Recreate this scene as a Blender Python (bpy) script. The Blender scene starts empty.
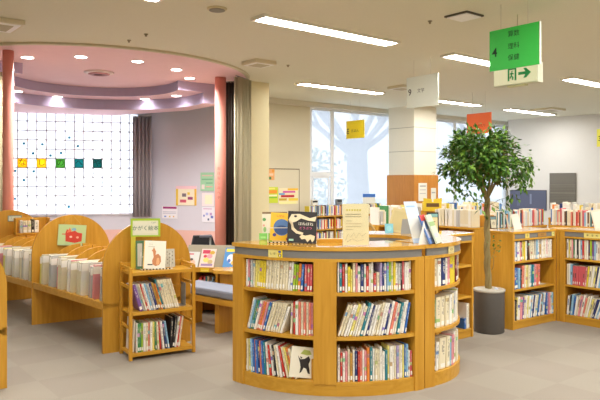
import bpy, math, random
from mathutils import Vector, Matrix

# ------------------------------------------------------------------ camera, sky, exposure
S = bpy.context.scene
COL = S.collection
F = 640.0                      # focal length in pixels of the 600 x 400 frame
EYE, HOR = 1.5, 182.0          # eye height, horizon row
cam_d = bpy.data.cameras.new('camera'); cam = bpy.data.objects.new('camera', cam_d); COL.objects.link(cam)
cam_d.sensor_width = 36; cam_d.lens = F / 600 * 36; cam_d.shift_y = -(200 - HOR) / 600
cam_d.clip_start = .05; cam_d.clip_end = 200
cam.location = (0, 0, EYE); cam.rotation_euler = (math.pi / 2, 0, 0)
S.camera = cam
S.view_settings.view_transform = 'Standard'; S.view_settings.look = 'None'
S.view_settings.gamma = 1; S.view_settings.use_curve_mapping = False
S.view_settings.exposure = 1.02
SKY, LAMP, SPOT = 2.2, 22.0, 9.0
LAMP_COL = (1.0, .975, .935)
w = bpy.data.worlds.new('sky'); S.world = w; w.use_nodes = True
bg = w.node_tree.nodes['Background']; bg.inputs[0].default_value = (.93, .965, 1, 1); bg.inputs[1].default_value = SKY
S.cycles.use_denoising = True
S.cycles.max_bounces = 10; S.cycles.diffuse_bounces = 6; S.cycles.transparent_max_bounces = 12
S.cycles.sample_clamp_indirect = 6

U = Vector((.777, .629, 0)); V = Vector((-.629, .777, 0)); Z = Vector((0, 0, 1))
K = 1.42                                   # the shell was first surveyed with the ceiling 1.2 m above the eye; it is 1.7 m above
def zz(z): return EYE + (z - EYE) * K
CEIL = zz(2.70)
LROW = Vector((-.358, 4.684, 0)) * K          # corner of the first visible lamp; the lamps stand on a regular grid
def lamp_spot(k, j): return LROW + U * (3.08 * k + 1.01) + V * (3.14 * j - .12)
for k in range(-2, 6):
    for j in (-3, -2, -1):
        if (j == -1 and k >= 4): continue
        p = lamp_spot(k, j)
        if not (-8 < p.x < 13 and -5.5 < p.y): continue
        ld = bpy.data.lights.new('ceiling_lamp_light', 'AREA'); ld.shape = 'RECTANGLE'; ld.size = 2.0; ld.size_y = .24
        ld.energy = LAMP * math.pi * .48; ld.color = LAMP_COL
        lo = bpy.data.objects.new('ceiling_lamp_light', ld); COL.objects.link(lo)
        lo.location = (p.x, p.y, CEIL - .02); lo.rotation_euler = (0, 0, math.radians(39))

def gp(px, py, z=0.0):
    y = F * (EYE - z) / (py - HOR)
    return Vector(((px - 300) / F * y, y, z))

# ------------------------------------------------------------------ materials
def lin(c):
    return tuple(((x / 255) / 12.92 if x / 255 <= .04045 else ((x / 255 + .055) / 1.055) ** 2.4) for x in c)
MATS = {}
def new_mat(name):
    m = bpy.data.materials.new(name); m.use_nodes = True
    nt = m.node_tree; b = nt.nodes['Principled BSDF']
    return m, nt, b
def N(nt, t, **kw):
    n = nt.nodes.new(t)
    for k, v in kw.items(): setattr(n, k, v)
    return n
def mat(name, c, rough=.6, var=.06, scale=30, metal=0, spec=.4):
    """plain colour broken up by a fine noise"""
    if name in MATS: return MATS[name]
    m, nt, b = new_mat(name); c = lin(c)
    tc = N(nt, 'ShaderNodeTexCoord'); no = N(nt, 'ShaderNodeTexNoise'); no.inputs['Scale'].default_value = scale
    no.inputs['Detail'].default_value = 3
    mx = N(nt, 'ShaderNodeMix', data_type='RGBA')
    mx.inputs['A'].default_value = (*[x * (1 - var) for x in c], 1); mx.inputs['B'].default_value = (*[min(1, x * (1 + var)) for x in c], 1)
    nt.links.new(tc.outputs['Object'], no.inputs['Vector']); nt.links.new(no.outputs['Fac'], mx.inputs['Factor'])
    nt.links.new(mx.outputs['Result'], b.inputs['Base Color'])
    b.inputs['Roughness'].default_value = rough; b.inputs['Metallic'].default_value = metal
    b.inputs['Specular IOR Level'].default_value = spec
    MATS[name] = m; return m
def wood(name, c1, c2, rough=.38, sc=(14, 14, 1.1), spec=.4):
    m, nt, b = new_mat(name)
    tc = N(nt, 'ShaderNodeTexCoord'); mp = N(nt, 'ShaderNodeMapping'); mp.inputs['Scale'].default_value = sc
    no = N(nt, 'ShaderNodeTexNoise'); no.inputs['Scale'].default_value = 2.2; no.inputs['Detail'].default_value = 6
    no.inputs['Distortion'].default_value = .6
    rp = N(nt, 'ShaderNodeValToRGB')
    rp.color_ramp.elements[0].position = .3; rp.color_ramp.elements[1].position = .72
    rp.color_ramp.elements[0].color = (*lin(c1), 1); rp.color_ramp.elements[1].color = (*lin(c2), 1)
    nt.links.new(tc.outputs['Object'], mp.inputs['Vector']); nt.links.new(mp.outputs['Vector'], no.inputs['Vector'])
    nt.links.new(no.outputs['Fac'], rp.inputs['Fac']); nt.links.new(rp.outputs['Color'], b.inputs['Base Color'])
    b.inputs['Roughness'].default_value = rough; b.inputs['Specular IOR Level'].default_value = spec
    MATS[name] = m; return m
def emit(name, c, s):
    m, nt, b = new_mat(name)
    b.inputs['Base Color'].default_value = (.8, .8, .8, 1)
    b.inputs['Emission Color'].default_value = (*c, 1); b.inputs['Emission Strength'].default_value = s
    MATS[name] = m; return m

WOOD = wood('honey_wood', (188, 134, 38), (206, 154, 54))
WOODT = wood('honey_wood_top', (196, 144, 52), (212, 162, 68), rough=.07, sc=(2, 14, 14), spec=.6)
WOODH = wood('honey_wood_level', (190, 138, 40), (206, 156, 56), sc=(1.2, 14, 14))
WOODP = wood('pillar_wood', (186, 120, 44), (202, 136, 54))
GREYBAND = mat('grey_label_strip', (122, 120, 116), .5)
WHITE = mat('white_paper', (238, 236, 228), .6, .03)
CREAMP = mat('cream_paper', (226, 216, 172), .6, .03)
PAGES = mat('page_edges', (226, 218, 196), .8, .08, 120)
BLACK = mat('black_plastic', (34, 33, 34), .45)
INK = mat('dark_ink', (48, 46, 46), .6)
CEILM = mat('ceiling_board', (222, 220, 202), .9, .05, 60)
WALLM = mat('cream_wall_paint', (214, 206, 182), .85, .02, 8)
WALLW = mat('white_wall_paint', (222, 220, 216), .85, .02, 8)
LAV = mat('lavender_wall_paint', (206, 205, 216), .85, .02, 8)
LAVD = mat('lavender_fascia_paint', (172, 162, 192), .8, .03, 8)
PINKC = mat('pink_ceiling_paint', (238, 200, 208), .85, .03, 8)
PINKW = mat('pink_wall_paint', (222, 180, 170), .85, .03, 8)
SALMON = mat('salmon_column_paint', (222, 146, 132), .7, .04, 8)
STEEL = mat('brushed_steel', (170, 170, 168), .35, .05, 50, metal=.9)
GREYM = mat('grey_metal', (140, 142, 140), .5, .04)
FRAMEM = mat('white_window_frame', (226, 230, 236), .5, .02)

# carpet tiles
m, nt, b = new_mat('carpet_tiles'); CARPET = m
tc = N(nt, 'ShaderNodeTexCoord'); mp = N(nt, 'ShaderNodeMapping'); mp.inputs['Rotation'].default_value = (0, 0, math.radians(-39)); mp.inputs['Scale'].default_value = (2, 2, 2)
ch = N(nt, 'ShaderNodeTexChecker'); ch.inputs['Scale'].default_value = 1
ch.inputs['Color1'].default_value = (*lin((168, 160, 147)), 1); ch.inputs['Color2'].default_value = (*lin((164, 155, 143)), 1)
no = N(nt, 'ShaderNodeTexNoise'); no.inputs['Scale'].default_value = 160; no.inputs['Detail'].default_value = 2
no2 = N(nt, 'ShaderNodeTexNoise'); no2.inputs['Scale'].default_value = 1.4
mu = N(nt, 'ShaderNodeMix', data_type='RGBA', blend_type='MULTIPLY'); mu.inputs['Factor'].default_value = .28
mu2 = N(nt, 'ShaderNodeMix', data_type='RGBA', blend_type='MULTIPLY'); mu2.inputs['Factor'].default_value = .12
def L(a, b_): return a.id_data.links.new(a, b_)
L(tc.outputs['Object'], mp.inputs['Vector']); L(mp.outputs['Vector'], ch.inputs['Vector'])
L(tc.outputs['Object'], no.inputs['Vector']); L(tc.outputs['Object'], no2.inputs['Vector'])
L(ch.outputs['Color'], mu.inputs['A']); L(no.outputs['Fac'], mu.inputs['B'])
L(mu.outputs['Result'], mu2.inputs['A']); L(no2.outputs['Fac'], mu2.inputs['B']); L(mu2.outputs['Result'], b.inputs['Base Color'])
bp = N(nt, 'ShaderNodeBump'); bp.inputs['Strength'].default_value = .25; L(no.outputs['Fac'], bp.inputs['Height']); L(bp.outputs['Normal'], b.inputs['Normal'])
b.inputs['Roughness'].default_value = .95; b.inputs['Specular IOR Level'].default_value = .1

def lumps(nt, rnd, gen):
    """marks like a printed title on a spine: 1 where ink is"""
    sx = N(nt, 'ShaderNodeSeparateXYZ'); nt.links.new(gen, sx.inputs[0])
    def M(op, a, b_=None, c=None):
        n = N(nt, 'ShaderNodeMath', operation=op)
        for i, v in enumerate((a, b_, c)):
            if v is None: continue
            if isinstance(v, (int, float)): n.inputs[i].default_value = v
            else: nt.links.new(v, n.inputs[i])
        return n.outputs[0]
    fx = M('FLOOR', M('MULTIPLY', sx.outputs[0], 4.0)); fz = M('FLOOR', M('MULTIPLY', sx.outputs[2], 26.0))
    cb = N(nt, 'ShaderNodeCombineXYZ'); nt.links.new(fx, cb.inputs[0]); nt.links.new(fz, cb.inputs[1]); nt.links.new(M('MULTIPLY', rnd, 91.0), cb.inputs[2])
    wn = N(nt, 'ShaderNodeTexWhiteNoise'); nt.links.new(cb.outputs[0], wn.inputs['Vector'])
    ink = M('GREATER_THAN', wn.outputs['Value'], .42)
    xin = M('LESS_THAN', M('ABSOLUTE', M('SUBTRACT', sx.outputs[0], .5)), .2)
    zlo = M('GREATER_THAN', sx.outputs[2], M('ADD', .30, M('MULTIPLY', rnd, .2)))
    zhi = M('LESS_THAN', sx.outputs[2], .9)
    onspine = M('LESS_THAN', sx.outputs[1], .05)
    return M('MULTIPLY', M('MULTIPLY', ink, xin), M('MULTIPLY', M('MULTIPLY', zlo, zhi), onspine)), sx, M, onspine

m, nt, b = new_mat('book_cover'); COVER = m
oi = N(nt, 'ShaderNodeObjectInfo'); tc = N(nt, 'ShaderNodeTexCoord')
ink, sx, M, onsp = lumps(nt, oi.outputs['Random'], tc.outputs['Generated'])
bw = N(nt, 'ShaderNodeRGBToBW'); L(oi.outputs['Color'], bw.inputs[0])
dark = M('LESS_THAN', bw.outputs[0], .22)
tcol = N(nt, 'ShaderNodeMix', data_type='RGBA'); tcol.inputs['A'].default_value = (*lin((70, 62, 66)), 1); tcol.inputs['B'].default_value = (*lin((232, 226, 205)), 1)
L(dark, tcol.inputs['Factor'])
# a coloured band on some spines
hs = N(nt, 'ShaderNodeCombineColor', mode='HSV'); L(M('FRACT', M('MULTIPLY', oi.outputs['Random'], 7.3)), hs.inputs[0]); hs.inputs[1].default_value = .62; hs.inputs[2].default_value = .55
band = M('MULTIPLY', M('MULTIPLY', M('GREATER_THAN', M('FRACT', M('MULTIPLY', oi.outputs['Random'], 13.7)), .55), onsp),
         M('LESS_THAN', M('ABSOLUTE', M('SUBTRACT', sx.outputs[2], M('ADD', .18, M('MULTIPLY', M('FRACT', M('MULTIPLY', oi.outputs['Random'], 31.1)), .7)))), .06))
mx1 = N(nt, 'ShaderNodeMix', data_type='RGBA'); L(band, mx1.inputs['Factor']); L(oi.outputs['Color'], mx1.inputs['A']); L(hs.outputs[0], mx1.inputs['B'])
mx2 = N(nt, 'ShaderNodeMix', data_type='RGBA'); L(M('MULTIPLY', ink, .5), mx2.inputs['Factor']); L(mx1.outputs['Result'], mx2.inputs['A']); L(tcol.outputs['Result'], mx2.inputs['B'])
L(mx2.outputs['Result'], b.inputs['Base Color']); b.inputs['Roughness'].default_value = .35; b.inputs['Specular IOR Level'].default_value = .4

m, nt, b = new_mat('plain_picture_cover'); PCOVER = m
oi = N(nt, 'ShaderNodeObjectInfo'); tc = N(nt, 'ShaderNodeTexCoord'); no = N(nt, 'ShaderNodeTexNoise'); no.inputs['Scale'].default_value = 9
mx1 = N(nt, 'ShaderNodeMix', data_type='RGBA', blend_type='MULTIPLY'); mx1.inputs['Factor'].default_value = .25; L(tc.outputs['Object'], no.inputs['Vector']); L(oi.outputs['Color'], mx1.inputs['A']); L(no.outputs['Color'], mx1.inputs['B']); L(mx1.outputs['Result'], b.inputs['Base Color']); b.inputs['Roughness'].default_value = .4
m, nt, b = new_mat('far_book_covers'); FARB = m
at_ = N(nt, 'ShaderNodeAttribute'); at_.attribute_name = 'cover'; L(at_.outputs['Color'], b.inputs['Base Color']); b.inputs['Roughness'].default_value = .5

m, nt, b = new_mat('haze_sheet'); HAZE_SHEET = m  # added sheet in the panes: imitates overexposure and lens haze, dims the sky
nt.nodes.remove(b); out = nt.nodes['Material Output']
tr = N(nt, 'ShaderNodeBsdfTransparent'); tr.inputs[0].default_value = (.56, .575, .6, 1); tl = N(nt, 'ShaderNodeBsdfTranslucent'); tl.inputs[0].default_value = (.50, .53, .57, 1)
ms = N(nt, 'ShaderNodeMixShader'); tc = N(nt, 'ShaderNodeTexCoord'); no = N(nt, 'ShaderNodeTexNoise'); no.inputs['Scale'].default_value = 3
mr = N(nt, 'ShaderNodeMapRange'); mr.inputs['To Min'].default_value = .40; mr.inputs['To Max'].default_value = .46
L(tc.outputs['Object'], no.inputs['Vector']); L(no.outputs['Fac'], mr.inputs['Value']); L(mr.outputs[0], ms.inputs[0]); L(tr.outputs[0], ms.inputs[1]); L(tl.outputs[0], ms.inputs[2]); L(ms.outputs[0], out.inputs[0])

m, nt, b = new_mat('frosted_glass_block'); BLOCK = m
nt.nodes.remove(b); out = nt.nodes['Material Output']
tl = N(nt, 'ShaderNodeBsdfTranslucent'); tl.inputs[0].default_value = (.8, .83, .88, 1); gl = N(nt, 'ShaderNodeBsdfGlossy'); gl.inputs['Roughness'].default_value = .2
ms = N(nt, 'ShaderNodeMixShader'); ms.inputs[0].default_value = .05; L(tl.outputs[0], ms.inputs[1]); L(gl.outputs[0], ms.inputs[2]); L(ms.outputs[0], out.inputs[0])

m, nt, b = new_mat('clear_acrylic'); ACRYL = m
nt.nodes.remove(b); out = nt.nodes['Material Output']
tr = N(nt, 'ShaderNodeBsdfTransparent'); tr.inputs[0].default_value = (.985, .99, .99, 1); gl = N(nt, 'ShaderNodeBsdfGlossy'); gl.inputs['Roughness'].default_value = .05
ms = N(nt, 'ShaderNodeMixShader'); ms.inputs[0].default_value = .06; L(tr.outputs[0], ms.inputs[1]); L(gl.outputs[0], ms.inputs[2]); L(ms.outputs[0], out.inputs[0])

def cmat(c, rough=.55):
    return mat('paint_%d_%d_%d' % tuple(c), c, rough, .03)

# ------------------------------------------------------------------ mesh helpers
class MB:
    def __init__(s): s.v, s.f, s.mi, s.sm = [], [], [], []
    def add(s, vs, fs, mi=0, smooth=False):
        o = len(s.v); s.v += [Vector(x) for x in vs]
        for f in fs: s.f.append([i + o for i in f]); s.mi.append(mi); s.sm.append(smooth)
        return s
    def box(s, x0, x1, y0, y1, z0, z1, mi=0, M=None):
        vs = [Vector((x, y, z)) for z in (z0, z1) for x, y in ((x0, y0), (x1, y0), (x1, y1), (x0, y1))]
        if M is not None: vs = [M @ v for v in vs]
        return s.add(vs, [(3, 2, 1, 0), (4, 5, 6, 7), (0, 1, 5, 4), (1, 2, 6, 5), (2, 3, 7, 6), (3, 0, 4, 7)], mi)
    def prism(s, pts, off, mi=0, smooth=False):
        """polygon of 3D points pushed along the vector off"""
        n = len(pts); off = Vector(off); a = [Vector(p) for p in pts]; bb = [p + off for p in a]
        s.add(a, [list(range(n))[::-1]], mi); s.add(bb, [list(range(n))], mi)
        for i in range(n):
            j = (i + 1) % n; s.add([a[i], a[j], bb[j], bb[i]], [(0, 1, 2, 3)], mi, smooth)
        return s
    def arc(s, cx, cy, r0, r1, a0, a1, z0, z1, n=24, mi=0):
        rings = []
        for i in range(n + 1):
            a = math.radians(a0 + (a1 - a0) * i / n); c, sn = math.cos(a), math.sin(a)
            rings.append([(cx + r0 * c, cy + r0 * sn, z0), (cx + r1 * c, cy + r1 * sn, z0), (cx + r1 * c, cy + r1 * sn, z1), (cx + r0 * c, cy + r0 * sn, z1)])
        o = len(s.v); s.v += [Vector(p) for r in rings for p in r]
        def q(f): s.f.append([k + o for k in f]); s.mi.append(mi); s.sm.append(False)
        for i in range(n):
            for k in range(4):
                k2 = (k + 1) % 4; q((i * 4 + k, (i + 1) * 4 + k, (i + 1) * 4 + k2, i * 4 + k2))
        q((0, 1, 2, 3)); q((n * 4 + 3, n * 4 + 2, n * 4 + 1, n * 4))
        return s
    def tube(s, pts, rad, n=8, mi=0, caps=True):
        pts = [Vector(p) for p in pts]
        if not isinstance(rad, (list, tuple)): rad = [rad] * len(pts)
        o = len(s.v); up = None
        for i, p in enumerate(pts):
            d = (pts[min(i + 1, len(pts) - 1)] - pts[max(i - 1, 0)]).normalized()
            if up is None: up = d.orthogonal().normalized()
            up = (up - d * up.dot(d)).normalized(); sd = d.cross(up)
            for k in range(n):
                a = 2 * math.pi * k / n; s.v.append(p + (up * math.cos(a) + sd * math.sin(a)) * rad[i])
        for i in range(len(pts) - 1):
            for k in range(n):
                k2 = (k + 1) % n; s.f.append([o + i * n + k, o + i * n + k2, o + (i + 1) * n + k2, o + (i + 1) * n + k]); s.mi.append(mi); s.sm.append(True)
        if caps:
            s.f.append([o + k for k in range(n)][::-1]); s.mi.append(mi); s.sm.append(False)
            e = o + (len(pts) - 1) * n; s.f.append([e + k for k in range(n)]); s.mi.append(mi); s.sm.append(False)
        return s
    def lathe(s, prof, c=(0, 0, 0), n=32, mi=0, smooth=True):
        o = len(s.v); c = Vector(c)
        for r, z in prof:
            for k in range(n):
                a = 2 * math.pi * k / n; s.v.append(c + Vector((r * math.cos(a), r * math.sin(a), z)))
        for i in range(len(prof) - 1):
            for k in range(n):
                k2 = (k + 1) % n; s.f.append([o + i * n + k, o + i * n + k2, o + (i + 1) * n + k2, o + (i + 1) * n + k]); s.mi.append(mi); s.sm.append(smooth)
        s.f.append([o + k for k in range(n)][::-1]); s.mi.append(mi); s.sm.append(False)
        e = o + (len(prof) - 1) * n; s.f.append([e + k for k in range(n)]); s.mi.append(mi); s.sm.append(False)
        return s
    def build(s, name, mats, parent=None, world=False, bevel=0):
        vs = s.v
        if world and parent is not None:
            r = parent
            while r.parent is not None: r = r.parent
            inv = r.matrix_basis.inverted(); vs = [inv @ v for v in vs]
        me = bpy.data.meshes.new(name); me.from_pydata([tuple(v) for v in vs], [], s.f)
        if not isinstance(mats, (list, tuple)): mats = [mats]
        for mm in mats: me.materials.append(mm)
        me.polygons.foreach_set('material_index', s.mi); me.polygons.foreach_set('use_smooth', s.sm)
        me.update()
        import bmesh
        bm = bmesh.new(); bm.from_mesh(me); bmesh.ops.recalc_face_normals(bm, faces=bm.faces); bm.to_mesh(me); bm.free()
        o = bpy.data.objects.new(name, me); COL.objects.link(o)
        if parent is not None: o.parent = parent
        if bevel:
            md = o.modifiers.new('soft_edges', 'BEVEL'); md.width = bevel; md.segments = 2; md.limit_method = 'ANGLE'
        return o

def tag(o, label, cat, group=None, kind=None):
    o['label'] = label; o['category'] = cat
    if group: o['group'] = group
    if kind: o['kind'] = kind
    return o
def thing(name, label, cat, loc=(0, 0, 0), rz=0, group=None):
    o = bpy.data.objects.new(name, None); COL.objects.link(o); o.empty_display_size = .1
    o.location = loc; o.rotation_euler = (0, 0, rz)
    return tag(o, label, cat, group)
def struct(name, mb, mats, parent=None, label=None):
    o = mb.build(name, mats, parent)
    if parent is None: o['kind'] = 'structure'
    if label: o['label'] = label
    return o
def text_mesh(body, size):
    c = bpy.data.curves.new('lettering', 'FONT'); c.body = body; c.size = size; c.align_x = 'CENTER'; c.align_y = 'CENTER'; c.resolution_u = 2; c.offset = size * (.012 if body.isascii() else 0)
    o = bpy.data.objects.new('lettering', c); COL.objects.link(o)
    dg = bpy.context.evaluated_depsgraph_get(); dg.update()
    me = bpy.data.meshes.new_from_object(o.evaluated_get(dg))
    bpy.data.objects.remove(o); bpy.data.curves.remove(c)
    return me
def lettering(body, size, mtl, parent, M, name='lettering'):
    me = text_mesh(body, size); me.materials.clear(); me.materials.append(mtl)
    r = parent
    me.transform(M)
    o = bpy.data.objects.new(name, me); COL.objects.link(o); o.parent = parent
    return o
def FR(x, y, z, lx=1):
    """frame for text standing upright and facing -y of the local frame"""
    return Matrix.Translation((x, y, z)) @ Matrix.Rotation(math.pi / 2, 4, 'X')

# ------------------------------------------------------------------ the setting
PW = Vector((.151, 9.657, 0)) * K                       # window wall, a point at its first window
def wall_pt(t): return PW + U * t
G0, G1, GC = Vector((-6, 8.42, 0)) * K, Vector((-2.42, 9.28, 0)) * K, Vector((-2.17, 9.34, 0)) * K
S1 = wall_pt(-1.378 * K); WE = wall_pt(5.3 * K); R0 = Vector((4.03, 12.39, 0)) * K; R1 = Vector((9.5, 7.66, 0)) * K
B0, B1 = Vector((G0.x, -6, 0)), Vector((R1.x, -6, 0))
room = [B0, B1, R1, R0, WE, S1, GC, G0]
fm = MB(); fm.prism([p - Z * .1 for p in room], Z * .1); struct('floor', fm, CARPET)
cm = MB(); cm.prism([p + Z * CEIL for p in room], Z * .12); struct('ceiling', cm, CEILM)
def wall_box(mb, a, b_, z0, z1, th=.12, mi=0):
    d = (b_ - a).normalized(); n = Vector((-d.y, d.x, 0)) * th
    mb.prism([a + Z * z0, b_ + Z * z0, b_ + n + Z * z0, a + n + Z * z0], Z * (z1 - z0), mi); return mb
def simple_wall(name, a, b_, m): mb = MB(); wall_box(mb, a, b_, 0, CEIL); return struct(name, mb, m)
# every wall runs so that its outside lies to the left of its direction
simple_wall('wall_left', B0, G0, WALLM)
simple_wall('wall_back', B1, B0, WALLM)
simple_wall('wall_right_far', R1, B1, WALLM)
simple_wall('wall_right', R0, R1, WALLW)
simple_wall('wall_right_return', WE, R0, WALLW)

# story room back wall with its glass block window
gd = (G1 - G0).normalized(); gn = Vector((-gd.y, gd.x, 0))
BL, BLX = .131 * K, .1255 * K; NC, NR = 18, 11
gx1 = (G1 - G0).length + .1; gx0 = gx1 - NC * BLX
ZB = zz(1.045); ZT = ZB + NR * BL; ZP = zz(.815)
def gpt(x): return G0 + gd * x
mb = MB()
glen = (GC - G0).length
wall_box(mb, G0, gpt(gx0), 0, CEIL); wall_box(mb, gpt(gx1), GC, ZP, CEIL)
wall_box(mb, gpt(gx0), gpt(gx1), ZP, ZB); wall_box(mb, gpt(gx0), gpt(gx1), ZT, CEIL)
struct('wall_story_room', mb, LAV)
mb = MB(); wall_box(mb, gpt(gx0), GC, 0, ZP); struct('trim_1', mb, PINKW)
mb = MB(); wall_box(mb, GC, S1, ZP, CEIL); struct('wall_story_side', mb, LAV)
mb = MB(); wall_box(mb, GC, S1, 0, ZP); struct('trim_2', mb, PINKW)
# glass blocks: pillowed faces between thin mortar bars
mb = MB(); g = .011
GM = Matrix((( gd.x, gn.x, 0, G0.x), (gd.y, gn.y, 0, G0.y), (0, 0, 1, 0), (0, 0, 0, 1)))
for i in range(NC):
    for j in range(NR):
        x0, x1 = gx0 + i * BLX + g, gx0 + (i + 1) * BLX - g; z0, z1 = ZB + j * BL + g, ZB + (j + 1) * BL - g; e = .012
        o = [GM @ Vector(p) for p in ((x0, .03, z0), (x1, .03, z0), (x1, .03, z1), (x0, .03, z1), (x0 + e, .02, z0 + e), (x1 - e, .02, z0 + e), (x1 - e, .02, z1 - e), (x0 + e, .02, z1 - e))]
        mb.add(o, [(4, 5, 6, 7), (0, 1, 5, 4), (1, 2, 6, 5), (2, 3, 7, 6), (3, 0, 4, 7)])
win1 = struct('window_1', mb, BLOCK)
mb = MB()
for i in range(NC + 1): mb.box(gx0 + i * BLX - g, gx0 + i * BLX + g, .022, .06, ZB, ZT, M=GM)
for j in range(NR + 1): mb.box(gx0, gx1, .022, .06, ZB + j * BL - g, ZB + j * BL + g, M=GM)
MORT = mat('pale_mortar', (232, 238, 248), .8)
mb.build('mortar_grid', MORT, win1)
mb = MB(); mb.box(gx0 - .02, gx1 + .02, -.03, .02, ZB - .03, ZB); mb.v = [GM @ v for v in mb.v]; mb.build('window_sill', mat('sill_paint', (206, 204, 212), .6), win1)
# coloured squares and dashes stuck on the blocks
def mark(px, py, kind, c):
    # where the sight line meets the block plane
    k = (px - 300) / F; d = Vector((k, 1, 0)); t = (G0 - gn * -.016).dot(gn) / d.dot(gn); p = d * t
    x = (p - G0).dot(gd); z = EYE - (py - HOR) / F * p.y
    mb = MB()
    if kind == 's': h = .026; mb.box(x - h, x + h, .012, .017, z - h, z + h, M=GM)
    else: mb.prism([GM @ Vector(q) for q in ((x - .042, .012, z - .03), (x - .022, .012, z - .03), (x + .042, .012, z + .028), (x + .022, .012, z + .028))], gn * .005)
    mb.build('glass_mark', cmat(c), win1)
for x, y in ((46, 145), (108, 148), (77, 178), (198, 125), (226, 154), (170, 177), (135, 185), (17, 236), (79, 238), (46, 267), (16, 329), (196, 356)):
    mark(10 + x * .3, 100 + y * .3, 's', (60, 160, 210))
for x, y in ((163, 240), (284, 240), (193, 268), (254, 268), (163, 299), (222, 299), (43, 328), (132, 328), (282, 329)):
    mark(10 + x * .3, 100 + y * .3, 'd', (30, 80, 80))
for x, y in ((343, 211), (313, 271), (342, 300), (373, 303), (130, 298), (42, 295)):
    mark(10 + x * .3, 100 + y * .3, 'd', (170, 205, 205))
def glow_card(c):
    nm = 'translucent_card_%d_%d_%d' % c
    if nm in MATS: return MATS[nm]
    m_, nt_, b_ = new_mat(nm); o_ = nt_.nodes['Material Output']
    tl_ = N(nt_, 'ShaderNodeBsdfTranslucent'); tl_.inputs[0].default_value = (*lin(c), 1); b_.inputs['Base Color'].default_value = (*lin(c), 1); b_.inputs['Roughness'].default_value = .6
    ms_ = N(nt_, 'ShaderNodeMixShader'); ms_.inputs[0].default_value = .85; L(b_.outputs[0], ms_.inputs[1]); L(tl_.outputs[0], ms_.inputs[2]); L(ms_.outputs[0], o_.inputs[0]); MATS[nm] = m_; return m_
# lettered squares on the glass: one block each
for n, (chars, c, ic) in enumerate((('お', (226, 178, 40), INK), ('は', (226, 178, 40), INK), ('な', (255, 214, 70), INK), ('し', (255, 218, 74), INK), ('の', (124, 190, 104), INK), ('へ', (60, 160, 160), INK), ('や', (54, 140, 136), INK))):
    col = 1 + 2 * n - 2 + 1
    i = NC - 1 - 4 - 2 * (6 - n); j = 5
    if i < 0: continue
    lab = {'お': 'yellow', 'は': 'ochre', 'な': 'golden yellow', 'し': 'bright yellow', 'の': 'green', 'へ': 'teal', 'や': 'dark teal'}[chars]
    c0 = GM @ Vector((gx0 + (i + .5) * BLX, .012, ZB + (j + .5) * BL))
    t = thing('letter_card', '%s square card reading %s on the glass block window' % (lab, chars), 'letter card', c0, math.atan2(gd.y, gd.x), 'lettered cards on the glass blocks')
    q = MB(); q.box(-.085, .085, -.004, .004, -.088, .088); q.build('card', glow_card(c), t)
    lettering(chars, .16, ic, t, FR(0, -.006, .003), 'letter')

# window wall: cream part with a curtain box strip, then panes
HD = zz(2.63); SILL = .15
W_A, W_B = .0, 5.15 * K      # along the wall from the first pane
mb = MB(); wall_box(mb, wall_pt(W_B), WE, 0, CEIL)
wall_box(mb, S1, wall_pt(W_A), 0, CEIL)
wall_box(mb, wall_pt(W_A), wall_pt(W_B), 0, SILL); wall_box(mb, wall_pt(W_A), wall_pt(W_B), HD, CEIL)
struct('wall_window', mb, WALLM)
mb = MB(); a, b_ = S1 - V * .14, wall_pt(W_B) - V * .14
wall_box(mb, a, b_, HD, CEIL, .138); struct('trim_3', mb, mat('curtain_box_paint', (214, 208, 192), .8, .02))
WM = Matrix(((U.x, V.x, 0, PW.x), (U.y, V.y, 0, PW.y), (0, 0, 1, 0), (0, 0, 0, 1)))
def window(name, x0, x1, transom=None, vent=False):
    mb = MB()
    mb.box(x0, x1, .03, .033, SILL, HD, M=WM); o = struct(name, mb, HAZE_SHEET)
    fb = MB(); f = .05
    fb.box(x0, x0 + f, .0, .028, SILL, HD, M=WM); fb.box(x1 - f, x1, .0, .028, SILL, HD, M=WM)
    fb.box(x0 + f, x1 - f, .0, .028, SILL, SILL + f, M=WM); fb.box(x0 + f, x1 - f, .0, .028, HD - f, HD, M=WM)
    if transom: fb.box(x0 + f, x1 - f, .0, .028, transom - .05, transom + .05, M=WM)
    if vent:
        fb.box(x0 + f + .03, x0 + f + .06, .01, .027, SILL + .05, transom - .05, M=WM); fb.box(x1 - f - .06, x1 - f - .03, .01, .027, SILL + .05, transom - .05, M=WM)
        fb.box(x0 + f + .06, x1 - f - .06, .01, .027, transom - .09, transom - .05, M=WM)
    fb.build('window_frame', FRAMEM, o)
window('window_2', 0, .64, zz(1.62), True); window('window_3', .64, 2.7); window('window_4', 2.7, 4.97); window('window_5', 4.97, 5.15 * K)
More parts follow.
